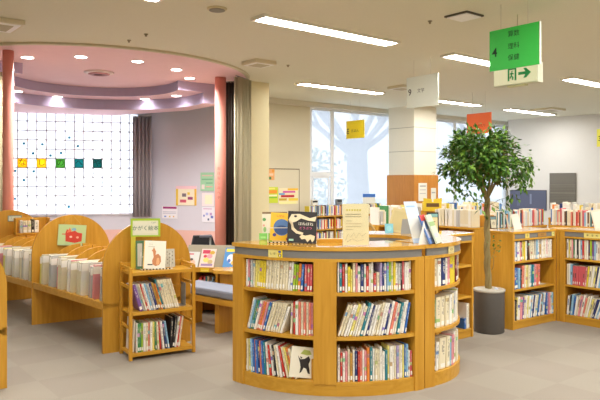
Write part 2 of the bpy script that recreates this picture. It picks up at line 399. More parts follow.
# outside
mb = MB(); mb.box(-40, 50, 21, 80, -.8, -.6)
struct('ground_outside', mb, mat('pale_outside_ground', (200, 204, 196), .9))
random.seed(5)
BARK = mat('grey_bark', (150, 148, 150), .9, .15, 12)
def bare_tree(base, h, r, seed, label):
    rnd = random.Random(seed); t = thing('bare_tree', label, 'tree', base, 0, 'bare trees outside the windows')
    tb = MB(); pts = [(0, 0, 0), (.02, .02, h * .18), (-.03, 0, h * .3), (0, .05, h * .42)]
    tb.tube(pts, [r * 1.25, r * 1.05, r, r * .85], 12); tb.build('trunk', BARK, t)
    bb = MB()
    def grow(p, d, ln, rr, lev):
        q = [p]; dd = d
        for k in range(4):
            dd = (dd + Vector((rnd.uniform(-.18, .18), rnd.uniform(-.18, .18), rnd.uniform(-.02, .14)))).normalized(); q.append(q[-1] + dd * ln / 4)
        bb.tube(q, [rr, rr * .85, rr * .72, rr * .6, rr * .45], 6)
        if lev < 3:
            for k in range(4 if lev < 2 else 3):
                i = rnd.choice((2, 3, 4)); a = rnd.uniform(0, 6.28)
                grow(q[i], (dd + Vector((math.cos(a), math.sin(a), .25)) * rnd.uniform(.5, .9)).normalized(), ln * rnd.uniform(.55, .75), rr * .5, lev + 1)
    top = Vector((0, .05, h * .39))
    for k in range(9):
        a = k * .7 + rnd.uniform(-.3, .3); grow(top - Z * rnd.uniform(0, .5), Vector((math.cos(a), math.sin(a), rnd.uniform(.5, 1.1))).normalized(), h * .4, r * .34, 0)
    bb.build('branches', BARK, t)
bare_tree((1.95, 21.5, -.6), 8.6, .36, 3, 'bare broad-trunked tree outside the wide window pane by the pillar')
bare_tree((9.2, 27, -.6), 8.5, .36, 8, 'bare slim tree outside the window behind the potted tree')
# bush outside
rnd = random.Random(2); mb = MB()
for k in range(500):
    p = Vector((rnd.gauss(0, .35), rnd.gauss(0, .35), rnd.uniform(.1, 3.0))); a = Vector((rnd.gauss(0, 1), rnd.gauss(0, 1), rnd.gauss(0, 1))).normalized() * .09; b2 = a.orthogonal().normalized() * .05
    mb.add([p - a, p + b2, p + a, p - b2], [(0, 1, 2, 3)])
t = thing('bush', 'green bush outside the narrow window pane', 'bush', (.40, 17.0, -.6))
mb.build('foliage', mat('bush_leaf', (120, 150, 90), .8), t); MB().tube([(0, 0, 0), (0, .02, 1.6)], [.05, .03]).build('stem', BARK, t)

# story room: pink ceiling disc, stepped lavender soffits, rim rail
SC = Vector((-2.3, 7.21, 0)) * K; SR = 1.71 * K
def sc(a, r, z=0): return SC + U * (r * math.cos(a)) + V * (r * math.sin(a)) + Z * z
mb = MB(); mb.prism([sc(2 * math.pi * i / 72, SR - .03, CEIL - .006) for i in range(72)], Z * .006); struct('ceiling_story_room', mb, PINKC)
mb = MB(); mb.arc(SC.x, SC.y, SR - .03, SR + .03, 0, 360, CEIL - .028, CEIL, 72); struct('trim_4', mb, mat('rim_paint', (204, 196, 168), .6))
def soffit(name, r, z0, z1, vcut=-.30 * K, uend=1.47 * K):
    a0 = math.asin(vcut / r); n = 40
    arcp = [sc(a0 + (math.pi - 2 * a0) * i / n, r) for i in range(n + 1)]
    # from the left end of the arc back round the outside to the right end
    outer = [SC + U * -3.7 + V * vcut, SC + U * -3.7 + V * 4.5, SC + U * 1.42 + V * 2.7, SC + U * uend + V * .78, SC + U * uend + V * vcut]
    pts = arcp + outer
    # stay inside the room: clip against the two back walls
    def inside(p):
        q = p.copy()
        for a, b2 in ((G0, GC), (GC, S1)):
            d = (b2 - a).normalized(); nn = Vector((-d.y, d.x, 0)); e = (q - a).dot(nn)
            if e > -.005: q -= nn * (e + .005)
        return q
    mb = MB(); a = [inside(p) + Z * z0 for p in pts]; bb = [p + Z * (z1 - z0) for p in a]; k = len(pts)
    # bottom as strips so that the concave outline stays clean
    mid = n // 2
    import mathutils
    tris = mathutils.geometry.tessellate_polygon([a])
    mb.add(a, [list(t_) for t_ in tris], 0)
    for i in range(k):
        j = (i + 1) % k; mb.add([a[i], a[j], bb[j], bb[i]], [(0, 1, 2, 3)], 1, i < n)
    return struct(name, mb, [PINKC, LAVD])
ZS = zz(2.586)
soffit('ceiling_step_upper', .92 * K, ZS, CEIL - .006); soffit('ceiling_step_lower', 1.25 * K, zz(2.455), ZS + .002)

def downlight(px, py, z, label, watt=85):
    p = gp(px, py, z); t = thing('downlight', label, 'downlight', p, 0, 'round downlights in the story room ceiling')
    mb = MB(); mb.lathe([(.088, -.008), (.094, -.004), (.094, 0)], n=24); mb.build('rim', WHITE, t)
    mb = MB(); mb.lathe([(.076, -.011), (.076, -.008)], n=24); mb.build('lens', emit('downlight_lens', (1, .96, .9), SPOT) if 'downlight_lens' not in MATS else MATS['downlight_lens'], t)
    ld = bpy.data.lights.new('downlight_beam', 'SPOT'); ld.energy = watt; ld.spot_size = math.radians(150); ld.spot_blend = .5; ld.shadow_soft_size = .05; ld.color = (1, .95, .9)
    lo = bpy.data.objects.new('downlight_beam', ld); COL.objects.link(lo); lo.parent = t; lo.location = (0, 0, -.03)
zt = CEIL - .006
downlight(27.5, 57, zt, 'round downlight in the pink ceiling by the left salmon column')
downlight(81, 56.5, zt, 'round downlight in the pink ceiling left of the round vent')
downlight(137.5, 61, zt, 'round downlight in the pink ceiling right of the round vent')
downlight(176.5, 69.3, zt, 'round downlight in the pink ceiling near the beige rim')
downlight(189.5, 78, zt, 'round downlight beside the right end of the lavender steps')
downlight(57.5, 96.5, ZS, 'round downlight under the upper lavender step, above the glass blocks', 5)
downlight(145, 98.8, ZS, 'round downlight under the upper lavender step, above the grey curtain', 5)
downlight(176.5, 95.5, ZS, 'round downlight under the upper lavender step, at its right end', 5)
downlight(17.5, 91, ZS, 'round downlight under the upper lavender step, beside the left column', 5)
t = thing('ceiling_vent', 'round white-rimmed pink air vent in the pink ceiling', 'vent', gp(99, 72.2, zt))
mb = MB(); mb.lathe([(.185, -.028), (.22, -.017), (.227, 0)], n=36); mb.build('rim', mat('vent_rim', (226, 206, 206), .5), t)
for r in (.163, .113, .064):
    mb = MB(); mb.lathe([(r - .028, -.042), (r, -.034), (r, -.025)], n=32); mb.build('ring', mat('vent_ring', (190, 120, 124), .6), t)

# pillars and round columns
def pillar(name, corner, w_, d_, parts):
    """corner: near right-hand base corner for w along -U, d along V"""
    for nm, z0, z1, m_, ex in parts:
        mb = MB(); a = corner + (U - V) * ex; c = corner - U * (w_ + ex) - V * ex
        mb.prism([a + Z * z0, a + V * (d_ + 2 * ex) + Z * z0, c + V * (d_ + 2 * ex) + Z * z0, c + Z * z0], Z * (z1 - z0)); struct(nm, mb, m_)
pillar('p', Vector((-.376, 7.77, 0)) * K, .37 * K, .5 * K, [('pillar_cream', 0, CEIL, mat('cream_pillar_paint', (226, 216, 176), .8, .03), 0)])
PS = .54 * K; PC = Vector((1.78, 9.98, 0)) * K + U * PS
PANEL = mat('pillar_panel', (226, 220, 202), .8, .03)
pillar('p', PC, PS, PS, [('pillar_panelled', 1.5, CEIL, PANEL, 0), ('pillar_wainscot', 0, zz(1.61), WOODP, .03)])
mb = MB()
for z in (zz(1.98), zz(2.355)):
    mb.prism([PC - U * (PS + .002) - V * .002 + Z * z, PC - V * .002 + U * .002 + Z * z, PC + V * PS + U * .002 + Z * z, PC + V * PS - U * (PS + .002) + Z * z], Z * .011)
struct('trim_5', mb, mat('panel_joint', (150, 142, 124), .8))
for px, Y0, nm, rr in ((220.5, 7.31 * K, 'right', .09), (8.2, 5.82 * K, 'left', .068)):
    x = (px - 300) / F * Y0; mb = MB(); mb.lathe([(rr, 0), (rr, CEIL - .01)], c=(x, Y0, 0), n=28); struct('column_' + nm, mb, SALMON)
t = thing('column_lettering', 'small vertical dark lettering on the right salmon column', 'lettering', ((220.5 - 300) / F * 7.31 * K - .017, 7.31 * K - .0925, 1.455))
for i, chx in enumerate('おはなしのへや'):
    lettering(chx, .054, mat('brown_ink', (150, 84, 76), .6), t, FR(0, 0, .26 - i * .078), 'letter')

# ------------------------------------------------------------------ ceiling lamps and other ceiling items
DIFF = emit('lamp_diffuser', LAMP_COL, LAMP)
for k, j, lab in ((0, 0, 'long fluorescent ceiling lamp nearest the round ceiling speaker'), (1, 0, 'long fluorescent ceiling lamp directly left of the green hanging sign'), (2, 0, 'long fluorescent ceiling lamp right of the green hanging sign'), (-1, 0, 'long fluorescent ceiling lamp cut by the top edge, left of the round speaker'),
                (1, 1, 'long fluorescent ceiling lamp right of the cream pillar'), (2, 1, 'long fluorescent ceiling lamp behind the grey nine sign'), (3, 1, 'long fluorescent ceiling lamp beside the white far wall')):
    p = lamp_spot(k, j); t = thing('ceiling_lamp', lab, 'ceiling lamp', (p.x, p.y, CEIL), math.radians(39), 'fluorescent ceiling lamps')
    mb = MB(); mb.box(-1.015, 1.015, -.12, -.1, -.03, 0); mb.box(-1.015, 1.015, .1, .12, -.03, 0); mb.box(-1.015, -.98, -.1, .1, -.03, 0); mb.box(.98, 1.015, -.1, .1, -.03, 0); mb.build('frame', WHITE, t)
    mb = MB(); mb.box(-.98, .98, -.1, .1, -.022, -.008); mb.build('diffuser', DIFF, t)
t = thing('ceiling_speaker', 'round grey speaker in the ceiling above the story room rim', 'speaker', gp(217, 8.5, CEIL))
mb = MB(); mb.lathe([(.088, -.017), (.1, -.008), (.1, 0)], n=28); mb.build('rim', mat('speaker_rim', (206, 196, 160), .5), t)
mb = MB(); mb.lathe([(.078, -.022), (.078, -.017)], n=28); mb.build('grille', mat('speaker_grille', (138, 134, 124), .7), t)
def cassette(p, s, lab, h=.03, dark=False, name='ceiling_vent', cat='vent'):
    s *= K; h *= K
    t = thing(name, lab, cat, p, math.radians(39))
    mb = MB(); mb.box(-s, s, -s, s, -h, 0); mb.build('frame', mat('dark_frame', (92, 86, 76), .6) if dark else mat('vent_frame', (214, 206, 180), .5), t, bevel=.004)
    mb = MB(); q = s * .86; mb.box(-q, q, -q, q, -h - .008, -h); mb.build('panel', mat('vent_panel', (240, 240, 238), .5), t)
    if not dark:
        mb = MB(); q = s * .62; mb.box(-q, q, -q, q, -h - .012, -h - .008); mb.build('grille', mat('vent_grille', (186, 178, 150), .6), t)
cassette(gp(259, 61.5, CEIL), .125, 'square white ceiling vent above the cream pillar', .035)
cassette(Vector((-2.28 * K, 4.78 * K, CEIL)), .17, 'square ceiling vent cut off above the left salmon column', .035)
cassette(gp(464, 15.5, CEIL), .1, 'square dark-framed access panel left of the green sign', .012, True, 'access_panel', 'ceiling panel')
cassette(gp(548, 109, CEIL), .2, 'square ceiling vent near the white far wall', .03)
cassette(gp(402, 86.5, CEIL), .13, 'square ceiling vent half behind the grey nine sign', .03)
for px, py, lab in ((129, 40, 'tiny sprinkler head nearest the story room rim'), (146, 34, 'tiny sprinkler head behind the rim sprinkler'), (430, 21, 'tiny sprinkler head above the grey nine sign'), (288, 65, 'tiny sprinkler head right of the square vent')):
    t = thing('sprinkler_head', lab, 'sprinkler', gp(px, py, CEIL), 0, 'sprinkler heads')
    mb = MB(); mb.lathe([(.012, -.03), (.014, -.012), (.024, -.006), (.026, 0)], n=14); mb.build('head', mat('sprinkler_metal', (150, 140, 116), .5), t)

# ------------------------------------------------------------------ hanging signs (faces along V, seen from the left)
WIRE = mat('hanging_wire', (196, 190, 176), .4)
def hang_sign(label, pr, w_, z0, z1, c, texts, edge=(214, 220, 206), wires=True, name='hanging_sign'):
    # local x runs from the far end (left in view) to the near end
    pr = Vector((pr[0], pr[1], 0)) * K; w_ *= K; z0, z1 = zz(z0), zz(z1); pl = pr + V * w_; mid = (pr + pl) / 2; d = (pr - pl).normalized()
    t = thing(name, label, 'sign', (mid.x, mid.y, z0), math.atan2(d.y, d.x)); h = z1 - z0
    mb = MB(); mb.box(-w_ / 2, w_ / 2, -.008, .008, 0, h); bd = mb.build('board', cmat(c, .45), t)
    mb = MB(); mb.box(w_ / 2, w_ / 2 + .006, -.012, .012, 0, h); mb.build('edge_strip', cmat(edge, .45), bd)
    if wires:
        for s_ in (-.27, .27): MB().tube([(s_ * w_, 0, h), (s_ * w_, 0, CEIL - z0)], .002, 6).build('wire', WIRE, t)
    for body, fx, fz, size, ic in texts: lettering(body, size * K, ic, bd, FR(-w_ / 2 + fx * w_, -.0095, fz * h))
    return t
DKG = mat('dark_green_ink', (24, 52, 34), .6)
hang_sign('bright green sign numbered 4 hanging above the exit sign', (1.5375, 4.1), .3725, 2.256, 2.53, (56, 190, 76), [('4', .11, .44, .085, DKG), ('算数', .5, .83, .044, DKG), ('理科', .5, .53, .044, DKG), ('保健', .5, .25, .044, DKG)])
hang_sign('pale grey sign numbered 9 hanging in front of the panelled pillar', (1.309, 6.07), .3875, 2.23, 2.534, (214, 220, 210), [('9', .11, .5, .09, INK), ('文学', .47, .52, .045, INK)])
hang_sign('yellow sign lettered E hanging before the wide window', (.92, 9.2), .366, 2.138, 2.398, (222, 196, 30), [('E', .1, .4, .11, INK), ('えほん', .5, .42, .055, INK)], (206, 186, 40))
hang_sign('orange sign hanging above the potted tree', (2.489, 8.34), .375, 2.14, 2.412, (236, 104, 36), [('ものがたり', .52, .38, .042, mat('brown_sign_ink', (96, 40, 20), .6))], (230, 120, 60))
p = Vector((297 / F * 9.1, 9.1, 0)); hang_sign('pale yellow hanging sign cut by the right edge of the view', tuple((p - V * .37)[:2]), .37, 2.0, 2.25, (226, 222, 90), [('3', .12, .45, .1, INK)])
# exit sign
pr = Vector((1.669, 4.45, 0)) * K; w_ = .353; pl = pr + V * w_ * K; mid = (pr + pl) / 2; d = (pr - pl).normalized()
t = thing('exit_sign', 'white and green emergency exit box under the green sign', 'exit sign', (mid.x, mid.y, zz(2.195)), math.atan2(d.y, d.x))
EXS = Matrix.Scale(K, 4)
mb = MB(); mb.box(-w_ / 2, w_ / 2, -.03, .04, 0, .142); mb.v = [EXS @ v for v in mb.v]; mb.build('housing', mat('exit_housing', (206, 206, 182), .5), t, bevel=.004)
mb = MB(); mb.box(-w_ / 2 + .008, w_ / 2 - .008, -.034, -.03, .008, .134); mb.v = [EXS @ v for v in mb.v]; fm_ = emit('exit_face', (1, .94, .6), .2); fm_.node_tree.nodes['Principled BSDF'].inputs['Base Color'].default_value = (.42, .40, .26, 1); mb.build('lit_face', fm_, t)
mb = MB(); mb.box(-.07, .07, -.02, .02, -.012, 0); mb.v = [EXS @ v for v in mb.v]; mb.build('lens', mat('exit_lens', (206, 200, 150), .4), t)
mb = MB(); mb.tube([(0, 0, .142), (0, 0, (CEIL - zz(2.195)) / K)], .003, 8); mb.v = [EXS @ v for v in mb.v]; mb.build('stem', WIRE, t)
GRN = mat('exit_green', (20, 140, 70), .5)
mb = MB()
for x0, x1, z0, z1 in ((-.055, -.043, .03, .118), (.001, .013, .03, .118), (-.043, .001, .108, .118)): mb.box(x0, x1, -.0365, -.034, z0, z1)
mb.v = [EXS @ v for v in mb.v]; mb.build('door_symbol', GRN, t)
mb = MB(); mb.tube([(-.02, -.036, .098), (-.02, -.0365, .0985)], .008, 10)
for a, b_ in (((-.021, .09), (-.026, .066)), ((-.026, .066), (-.012, .052)), ((-.012, .052), (-.016, .036)), ((-.026, .066), (-.036, .048)), ((-.022, .086), (-.008, .076)), ((-.022, .086), (-.036, .078))):
    mb.tube([(a[0], -.0362, a[1]), (b_[0], -.0362, b_[1])], .0045, 6)
mb.v = [EXS @ v for v in mb.v]; mb.build('running_figure', GRN, t)
mb = MB(); mb.prism([(x, -.0365, z) for x, z in ((.03, .064), (.085, .064), (.07, .04), (.09, .04), (.128, .074), (.09, .108), (.07, .108), (.085, .084), (.03, .084))], (0, .0025, 0)); mb.v = [EXS @ v for v in mb.v]; mb.build('arrow', GRN, t)

# ------------------------------------------------------------------ things on the walls
def on_plane(px, py, a, d, off):
    """point where the sight line through a pixel meets the upright plane through a along d, then moved off towards the room"""
    n = Vector((-d.y, d.x, 0)); s = Vector(((px - 300) / F, 1, 0)); t_ = (a - n * off).dot(n) / s.dot(n); q = s * t_
    return Vector((q.x, q.y, EYE - (py - HOR) / F * q.y))
def poster(label, px0, py0, px1, py1, a, d, c, art=(), texts=(), off=.012, th=.004, name='poster', cat='poster', group=None, frame=None):
    p0, p1 = on_plane(px0, py1, a, d, off), on_plane(px1, py0, a, d, off)
    p1b = on_plane(px1, py1, a, d, off)
    w2 = (Vector((p1.x, p1.y, 0)) - Vector((p0.x, p0.y, 0))).length
    p0t = on_plane(px0, py0, a, d, off); h = ((p0t.z - p0.z) + (p1.z - p1b.z)) / 2; z0 = (p0.z + p1b.z) / 2
    mid = (p0 + p1) / 2
    t = thing(name, label, cat, (mid.x, mid.y, z0), math.atan2(d.y, d.x), group)
    mb = MB(); mb.box(-w2 / 2, w2 / 2, 0, th, 0, h); mb.build('sheet', cmat(c, .6), t)
    for x0, z_0, x1, z_1, cc in art:
        mb = MB(); mb.box(-w2 / 2 + x0 * w2, -w2 / 2 + x1 * w2, -.0015, 0, z_0 * h, z_1 * h); mb.build('print_or_glare', cmat(cc, .6), t)
    for body, fx, fz, fs, cc in texts: lettering(body, fs * h, cmat(cc), t, FR(-w2 / 2 + fx * w2, -.0025, fz * h), 'printed_text')
    return t
sd = (S1 - GC).normalized()
poster('white poster with yellow sides and pink top on the lavender wall', 176, 186, 196.5, 205.5, GC, sd, (236, 226, 200),
       [(0, .85, 1, 1, (236, 196, 206)), (0, 0, .1, .85, (232, 196, 60)), (.9, 0, 1, .85, (226, 180, 70)), (.2, .15, .5, .3, (200, 90, 110)), (.58, .3, .82, .44, (150, 70, 110)), (.3, .45, .5, .62, (120, 110, 120)), (.56, .55, .68, .68, (232, 200, 70))])
poster('white notice with magenta heading beside the arched bin', 162, 206, 177.5, 218.5, GC, sd, (232, 230, 236),
       [(.06, .78, .94, .95, (160, 60, 120)), (.06, .5, .9, .56, (190, 190, 205)), (.06, .38, .9, .44, (190, 190, 205)), (.15, .1, .28, .22, (120, 150, 210)), (.45, .1, .55, .22, (220, 190, 110)), (.7, .1, .8, .22, (220, 180, 120))])
poster('green timetable poster beside the right salmon column', 200.5, 172.5, 214, 191, GC, sd, (160, 206, 170),
       [(.08, .1, .3, .35, (226, 214, 210)), (.4, .2, .9, .26, (226, 170, 160)), (.4, .4, .9, .46, (120, 180, 140)), (.1, .6, .9, .66, (120, 180, 140)), (.1, .8, .9, .86, (226, 190, 180))])
poster('pale cream leaflet with pink edge below the green poster', 202, 193, 214, 206, GC, sd, (236, 222, 224), [(.25, .15, .85, .85, (236, 230, 200))])
poster('white leaflet with blue and purple spots by the column', 202, 207, 214.5, 222, GC, sd, (226, 226, 236),
       [(.1, .35, .22, .48, (120, 130, 200)), (.3, .45, .5, .62, (170, 180, 226)), (.62, .45, .8, .62, (186, 150, 200)), (.7, .25, .9, .42, (110, 120, 190)), (.45, .1, .58, .24, (70, 90, 130)), (.1, .85, .8, .9, (200, 150, 190))])
wd = U
BOARD = (216, 208, 184)
poster('tall cream board on the wall right of the cream pillar', 262, 168.5, 299.5, 245, PW, wd, BOARD, [(.985, 0, 1, 1, (120, 104, 76)), (0, .988, .985, 1, (120, 104, 76))], off=.03, th=.025, name='notice_board', cat='notice board')
B2 = PW - V * .005
poster('small orange flowery picture at the top of the cream board', 268, 169, 274.5, 180, B2, wd, (232, 170, 110), [(.1, .05, .5, .3, (90, 130, 80)), (.2, .4, .8, .6, (240, 200, 170)), (.6, .7, 1, .95, (226, 150, 60))], off=.03)
poster('yellow and green leaflet on the cream board', 268, 187, 278, 203, B2, wd, (200, 214, 60), [(.1, .6, .9, .8, (236, 150, 50)), (.1, .42, .9, .52, (240, 236, 200)), (.1, .3, .9, .38, (120, 190, 60)), (.1, .85, .7, .95, (240, 230, 120))], off=.03)
poster('colourful striped leaflet on the cream board', 279, 188, 298, 204, B2, wd, (236, 226, 190), [(.45, .85, 1, .98, (240, 190, 50)), (.2, .7, .85, .82, (210, 90, 170)), (.0, .58, .3, .68, (60, 160, 220)), (.1, .42, .8, .56, (190, 40, 50)), (.0, .22, .4, .36, (200, 170, 60)), (.5, .2, 1, .36, (236, 210, 70)), (0, 0, .9, .16, (240, 236, 170))], off=.03)
pd = U
PQ = PC - V * .034 - U * .5
poster('white notice sheet on the wooden pillar foot, taller one', 418.5, 183, 427, 201, PQ, pd, (228, 226, 214), [(.15, .8, .85, .86, (150, 150, 150)), (.15, .6, .85, .64, (180, 180, 180)), (.15, .4, .85, .44, (180, 180, 180))], off=.004, th=.002, name='notice_sheet', cat='notice')
poster('white notice sheet at the pillar edge, shorter one', 431, 188, 436, 205, PQ, pd, (224, 222, 210), [(.15, .7, .85, .76, (160, 160, 160))], off=.004, th=.002, name='notice_sheet', cat='notice')
rd = (R1 - R0).normalized()
t = poster('grey shuttered hatch set in the white far wall', 549.5, 173, 576, 210, R0, rd, (112, 108, 100), off=.035, th=.02, name='wall_shutter', cat='shutter')
o = t.children[0]
for i in range(2):
    pass
P0 = on_plane(549.5, 193, R0, rd, .045); P1 = on_plane(576, 193, R0, rd, .045)
hw = (P1 - P0).length / 2; inv = t.matrix_basis.inverted(); c_ = inv @ ((P0 + P1) / 2)
mb = MB()
for i in range(16): mb.box(-hw, hw, c_.y - .006, c_.y + .008, .04 + i * .04, .065 + i * .04)
mb.build('slats', mat('shutter_slats', (126, 122, 112), .6), t)
mb = MB(); mb.box(-hw, hw, c_.y - .012, c_.y + .004, c_.z - .008, c_.z + .008); mb.build('rail', mat('shutter_rail', (150, 146, 134), .5), t)
poster('dark blue-grey board on the white wall behind the potted tree', 510, 190, 546.5, 210, R0, rd, (92, 98, 122), [(.55, .3, .6, .8, (130, 140, 166)), (.2, .2, .28, .7, (104, 112, 138)), (.985, 0, 1, 1, (60, 60, 66)), (.0, .97, .985, 1, (70, 70, 76))], off=.035, th=.02, name='blackboard', cat='board')  # the two paler upright strips are glare strokes painted on the dark face

# ------------------------------------------------------------------ books
PAL = {'white': (236, 233, 224), 'cream': (226, 216, 186), 'pale grey': (192, 192, 190), 'yellow': (226, 204, 60), 'pale yellow': (226, 214, 120), 'lime green': (160, 192, 50), 'green': (70, 140, 84),
       'teal': (44, 126, 140), 'navy blue': (44, 58, 112), 'blue': (56, 108, 182), 'light blue': (144, 188, 216), 'red': (198, 58, 50), 'pink': (226, 150, 156), 'rose red': (206, 92, 100), 'orange': (228, 136, 60),
       'brown': (122, 82, 52), 'maroon': (112, 38, 46), 'purple': (122, 86, 154), 'black': (38, 36, 40), 'lilac': (176, 160, 200), 'ochre': (196, 150, 70), 'salmon': (226, 130, 110)}
ORD = 'first second third fourth fifth sixth seventh eighth ninth tenth eleventh twelfth thirteenth fourteenth fifteenth sixteenth seventeenth eighteenth nineteenth twentieth twenty-first twenty-second twenty-third twenty-fourth twenty-fifth twenty-sixth twenty-seventh twenty-eighth twenty-ninth thirtieth thirty-first thirty-second thirty-third thirty-fourth thirty-fifth thirty-sixth thirty-seventh thirty-eighth thirty-ninth fortieth'.split()
MIXED = ['white'] * 6 + ['cream'] * 4 + ['pale grey', 'yellow', 'pale yellow', 'lime green', 'green', 'teal', 'navy blue', 'blue', 'light blue', 'red', 'red', 'pink', 'rose red', 'orange', 'brown', 'lilac', 'black', 'salmon']
PALE = ['white'] * 8 + ['cream'] * 7 + ['pale grey', 'pale yellow', 'light blue', 'pink', 'red', 'navy blue', 'green', 'blue', 'orange']
def arc_frame(cx, cy, r, a0):
    def f(s):
        a = math.radians(a0) + s / r; c, sn = math.cos(a), math.sin(a)
        return Vector((cx + r * c, cy + r * sn, 0)), Vector((-sn, c, 0)), Vector((-c, -sn, 0))
    return f
def line_frame(p0, ang):
    T = Vector((math.cos(ang), math.sin(ang), 0)); Nn = Vector((-T.y, T.x, 0)); p0 = Vector((p0[0], p0[1], 0))
    return lambda s: (p0 + T * s, T, Nn)
def book_mesh(t, h, d, rich):
    mb = MB(); k = t / 2; b_ = min(.0022, t * .16)
    prof = [(-k, d), (-k, .004), (-k * .55, -.0005), (k * .55, -.0005), (k, .004), (k, d), (k - b_, d), (k - b_, .007), (-k + b_, .007), (-k + b_, d)]
    n = len(prof)
    mb.add([(x, y, 0) for x, y in prof] + [(x, y, h) for x, y in prof], [])
    for i in range(n):
        j = (i + 1) % n; mb.f.append([i, j, n + j, n + i]); mb.mi.append(0); mb.sm.append(False)
    for z in (0, n):
        for q in ((0, 1, 8, 9), (1, 2, 3, 4, 7, 8), (4, 5, 6, 7)): mb.f.append([z + i for i in q]); mb.mi.append(0); mb.sm.append(False)
    return mb
def place_book(pos, T, Nn, tilt, t, h, d, cname, label, group, rich=True, sticker=True, name='book', cat='book', taglabel='spine_label'):
    c, s = math.cos(tilt), math.sin(tilt); X = T * c - Z * s; Zb = T * s + Z * c
    Mx = Matrix(((X.x, Nn.x, Zb.x, pos.x), (X.y, Nn.y, Zb.y, pos.y), (X.z, Nn.z, Zb.z, pos.z), (0, 0, 0, 1)))
    o = book_mesh(t, h, d, rich).build(name, PCOVER if name == 'picture_book' else COVER); o.matrix_basis = Mx
    o.color = (*lin(PAL[cname]), 1); tag(o, label, cat, group)
    b_ = min(.0022, t * .16)
    pm = MB(); pm.box(-t / 2 + b_, t / 2 - b_, .007, d - .004, .003, h - .003); pm.build('pages', PAGES, o)
    if sticker and t > .011:
        q = MB(); q.box(-t * .36, t * .36, -.0016, -.0005, .012, .04); q.build(taglabel, WHITE, o)
    return o
def size_word(t, h):
    a = 'thin' if t < .015 else ('thick' if t > .026 else ''); b_ = 'tall' if h > .235 else ('short' if h < .185 else '')
    return (b_ + ' ' + a).strip()
def row(frame, s, z, specs, group, where, d=.15, gap=1.0, rich=True, seed=0, smax=None, name='book', cat='book', inset=.012):
    """specs: (colour, thickness, height, tilt in degrees); where: phrase naming the shelf"""
    rnd = random.Random(seed); prev = 0.0; n = 0
    for cname, t, h, tl in specs:
        th = math.radians(tl)
        if prev > th + .001: s += h * (math.sin(prev) - math.sin(th)) * .96
        ln = t / math.cos(th) * gap + .0012
        if smax and s + ln > smax: break
        pos, T, Nn = frame(s + ln / 2)
        pos = pos + Nn * (inset + rnd.uniform(0, .012)) + Z * (z + .0015 + t / 2 * abs(math.sin(th)))
        sw = size_word(t, h); lab = '%s %s %s, %s from left, %s' % (sw, cname, cat, ORD[min(n, 39)], where)
        place_book(pos, T, Nn, th, t, h, d + rnd.uniform(-.012, .005), cname, lab.strip(), group, rich, rnd.random() < .8, name, cat)
        s += ln; prev = th; n += 1
    return s
def mix(rnd, n, pal, t=(.013, .026), h=(.19, .235), tilt=0):
    return [(rnd.choice(pal), rnd.uniform(*t), rnd.uniform(*h), tilt + (rnd.uniform(-1.5, 1.5) if tilt else 0)) for _ in range(n)]
def rep(c, n, t, h, tilt=0): return [(c, t, h, tilt)] * n

# ------------------------------------------------------------------ the curved bookcase island
CH = 1.045
def curved_case(label, cx, cy, R, r, a0, a1, bays, shelf_z, endcap=(True, True), n=30):
    am = math.radians((a0 + a1) / 2); root = thing('curved_bookcase', label, 'bookcase', (cx + R * math.cos(am), cy + R * math.sin(am), 0), 0, 'curved bookcases of the island')
    def part(name, mb, m_): return mb.build(name, m_, root, world=True)
    e = lambda w_: math.degrees(w_ / R)
    part('top_board', MB().arc(cx, cy, r, R + .008, a0, a1, CH - .028, CH, n), WOODT)
    part('label_strip', MB().arc(cx, cy, R - .02, R - .002, a0 + e(.02), a1 - e(.02), CH - .083, CH - .028, n), GREYBAND)
    part('top_rail', MB().arc(cx, cy, R - .03, R + .002, a0, a1, CH - .105, CH - .083, n), WOODH)
    part('inner_strip', MB().arc(cx, cy, r + .002, r + .02, a0, a1, CH - .085, CH - .028, n), GREYBAND)
    part('back_panel', MB().arc(cx, cy, r + .005, r + .025, a0, a1, 0, CH - .085, n), WOOD)
    part('plinth', MB().arc(cx, cy, R - .06, R - .006, a0, a1, 0, .085, n), WOODH)
    for z in shelf_z: part('shelf', MB().arc(cx, cy, r + .025, R - .004, a0 + .3, a1 - .3, z - .024, z, n), WOODH)
    # uprights between and beside the bays
    ups = [a0] + [x for b_ in bays for x in b_] + [a1]
    for i in range(0, len(ups), 2):
        u0, u1 = ups[i], ups[i + 1]
        if u1 - u0 > .2: part('upright', MB().arc(cx, cy, r + .026, R + .003, u0, u1, 0 if i in (0, len(ups) - 2) else .085, CH - .105, 8), WOOD)
    return root
c1x, c1y, R1c = .314, 5.545, 1.08
SHZ = (.098, .415, .725)
def ang_at(px, cx, cy, R):
    k = (px - 300) / F; A = 1 + k * k; B = -2 * (k * cx + cy); C_ = cx * cx + cy * cy - R * R
    y = (-B - math.sqrt(max(0, B * B - 4 * A * C_))) / (2 * A); return math.degrees(math.atan2(y - cy, k * y - cx)) % 360
A0 = 220.5; A1 = ang_at(424, c1x, c1y, R1c)
b1 = (ang_at(243.5, c1x, c1y, R1c), ang_at(313.5, c1x, c1y, R1c)); b2 = (ang_at(336.5, c1x, c1y, R1c), ang_at(415, c1x, c1y, R1c))
curved_case('wide curved honey wood bookcase with two bays at the front of the island', c1x, c1y, R1c, .66, A0, A1, [b1, b2], SHZ)
c2x, c2y, R2c = .62, 5.27, .68
q0 = ang_at(424.6, c2x, c2y, R2c); 
if q0 > 180: q0 -= 360
b3 = ang_at(434.5, c2x, c2y, R2c) - 360
curved_case('tightly curved end bookcase right of the wide curved one', c2x, c2y, R2c, .3, q0, 62, [(b3, 52)], SHZ, n=24)
curved_case('far curved bookcase closing the island behind the counter', c2x, c2y, R2c, .3, 62.4, 96, [], SHZ, n=12)

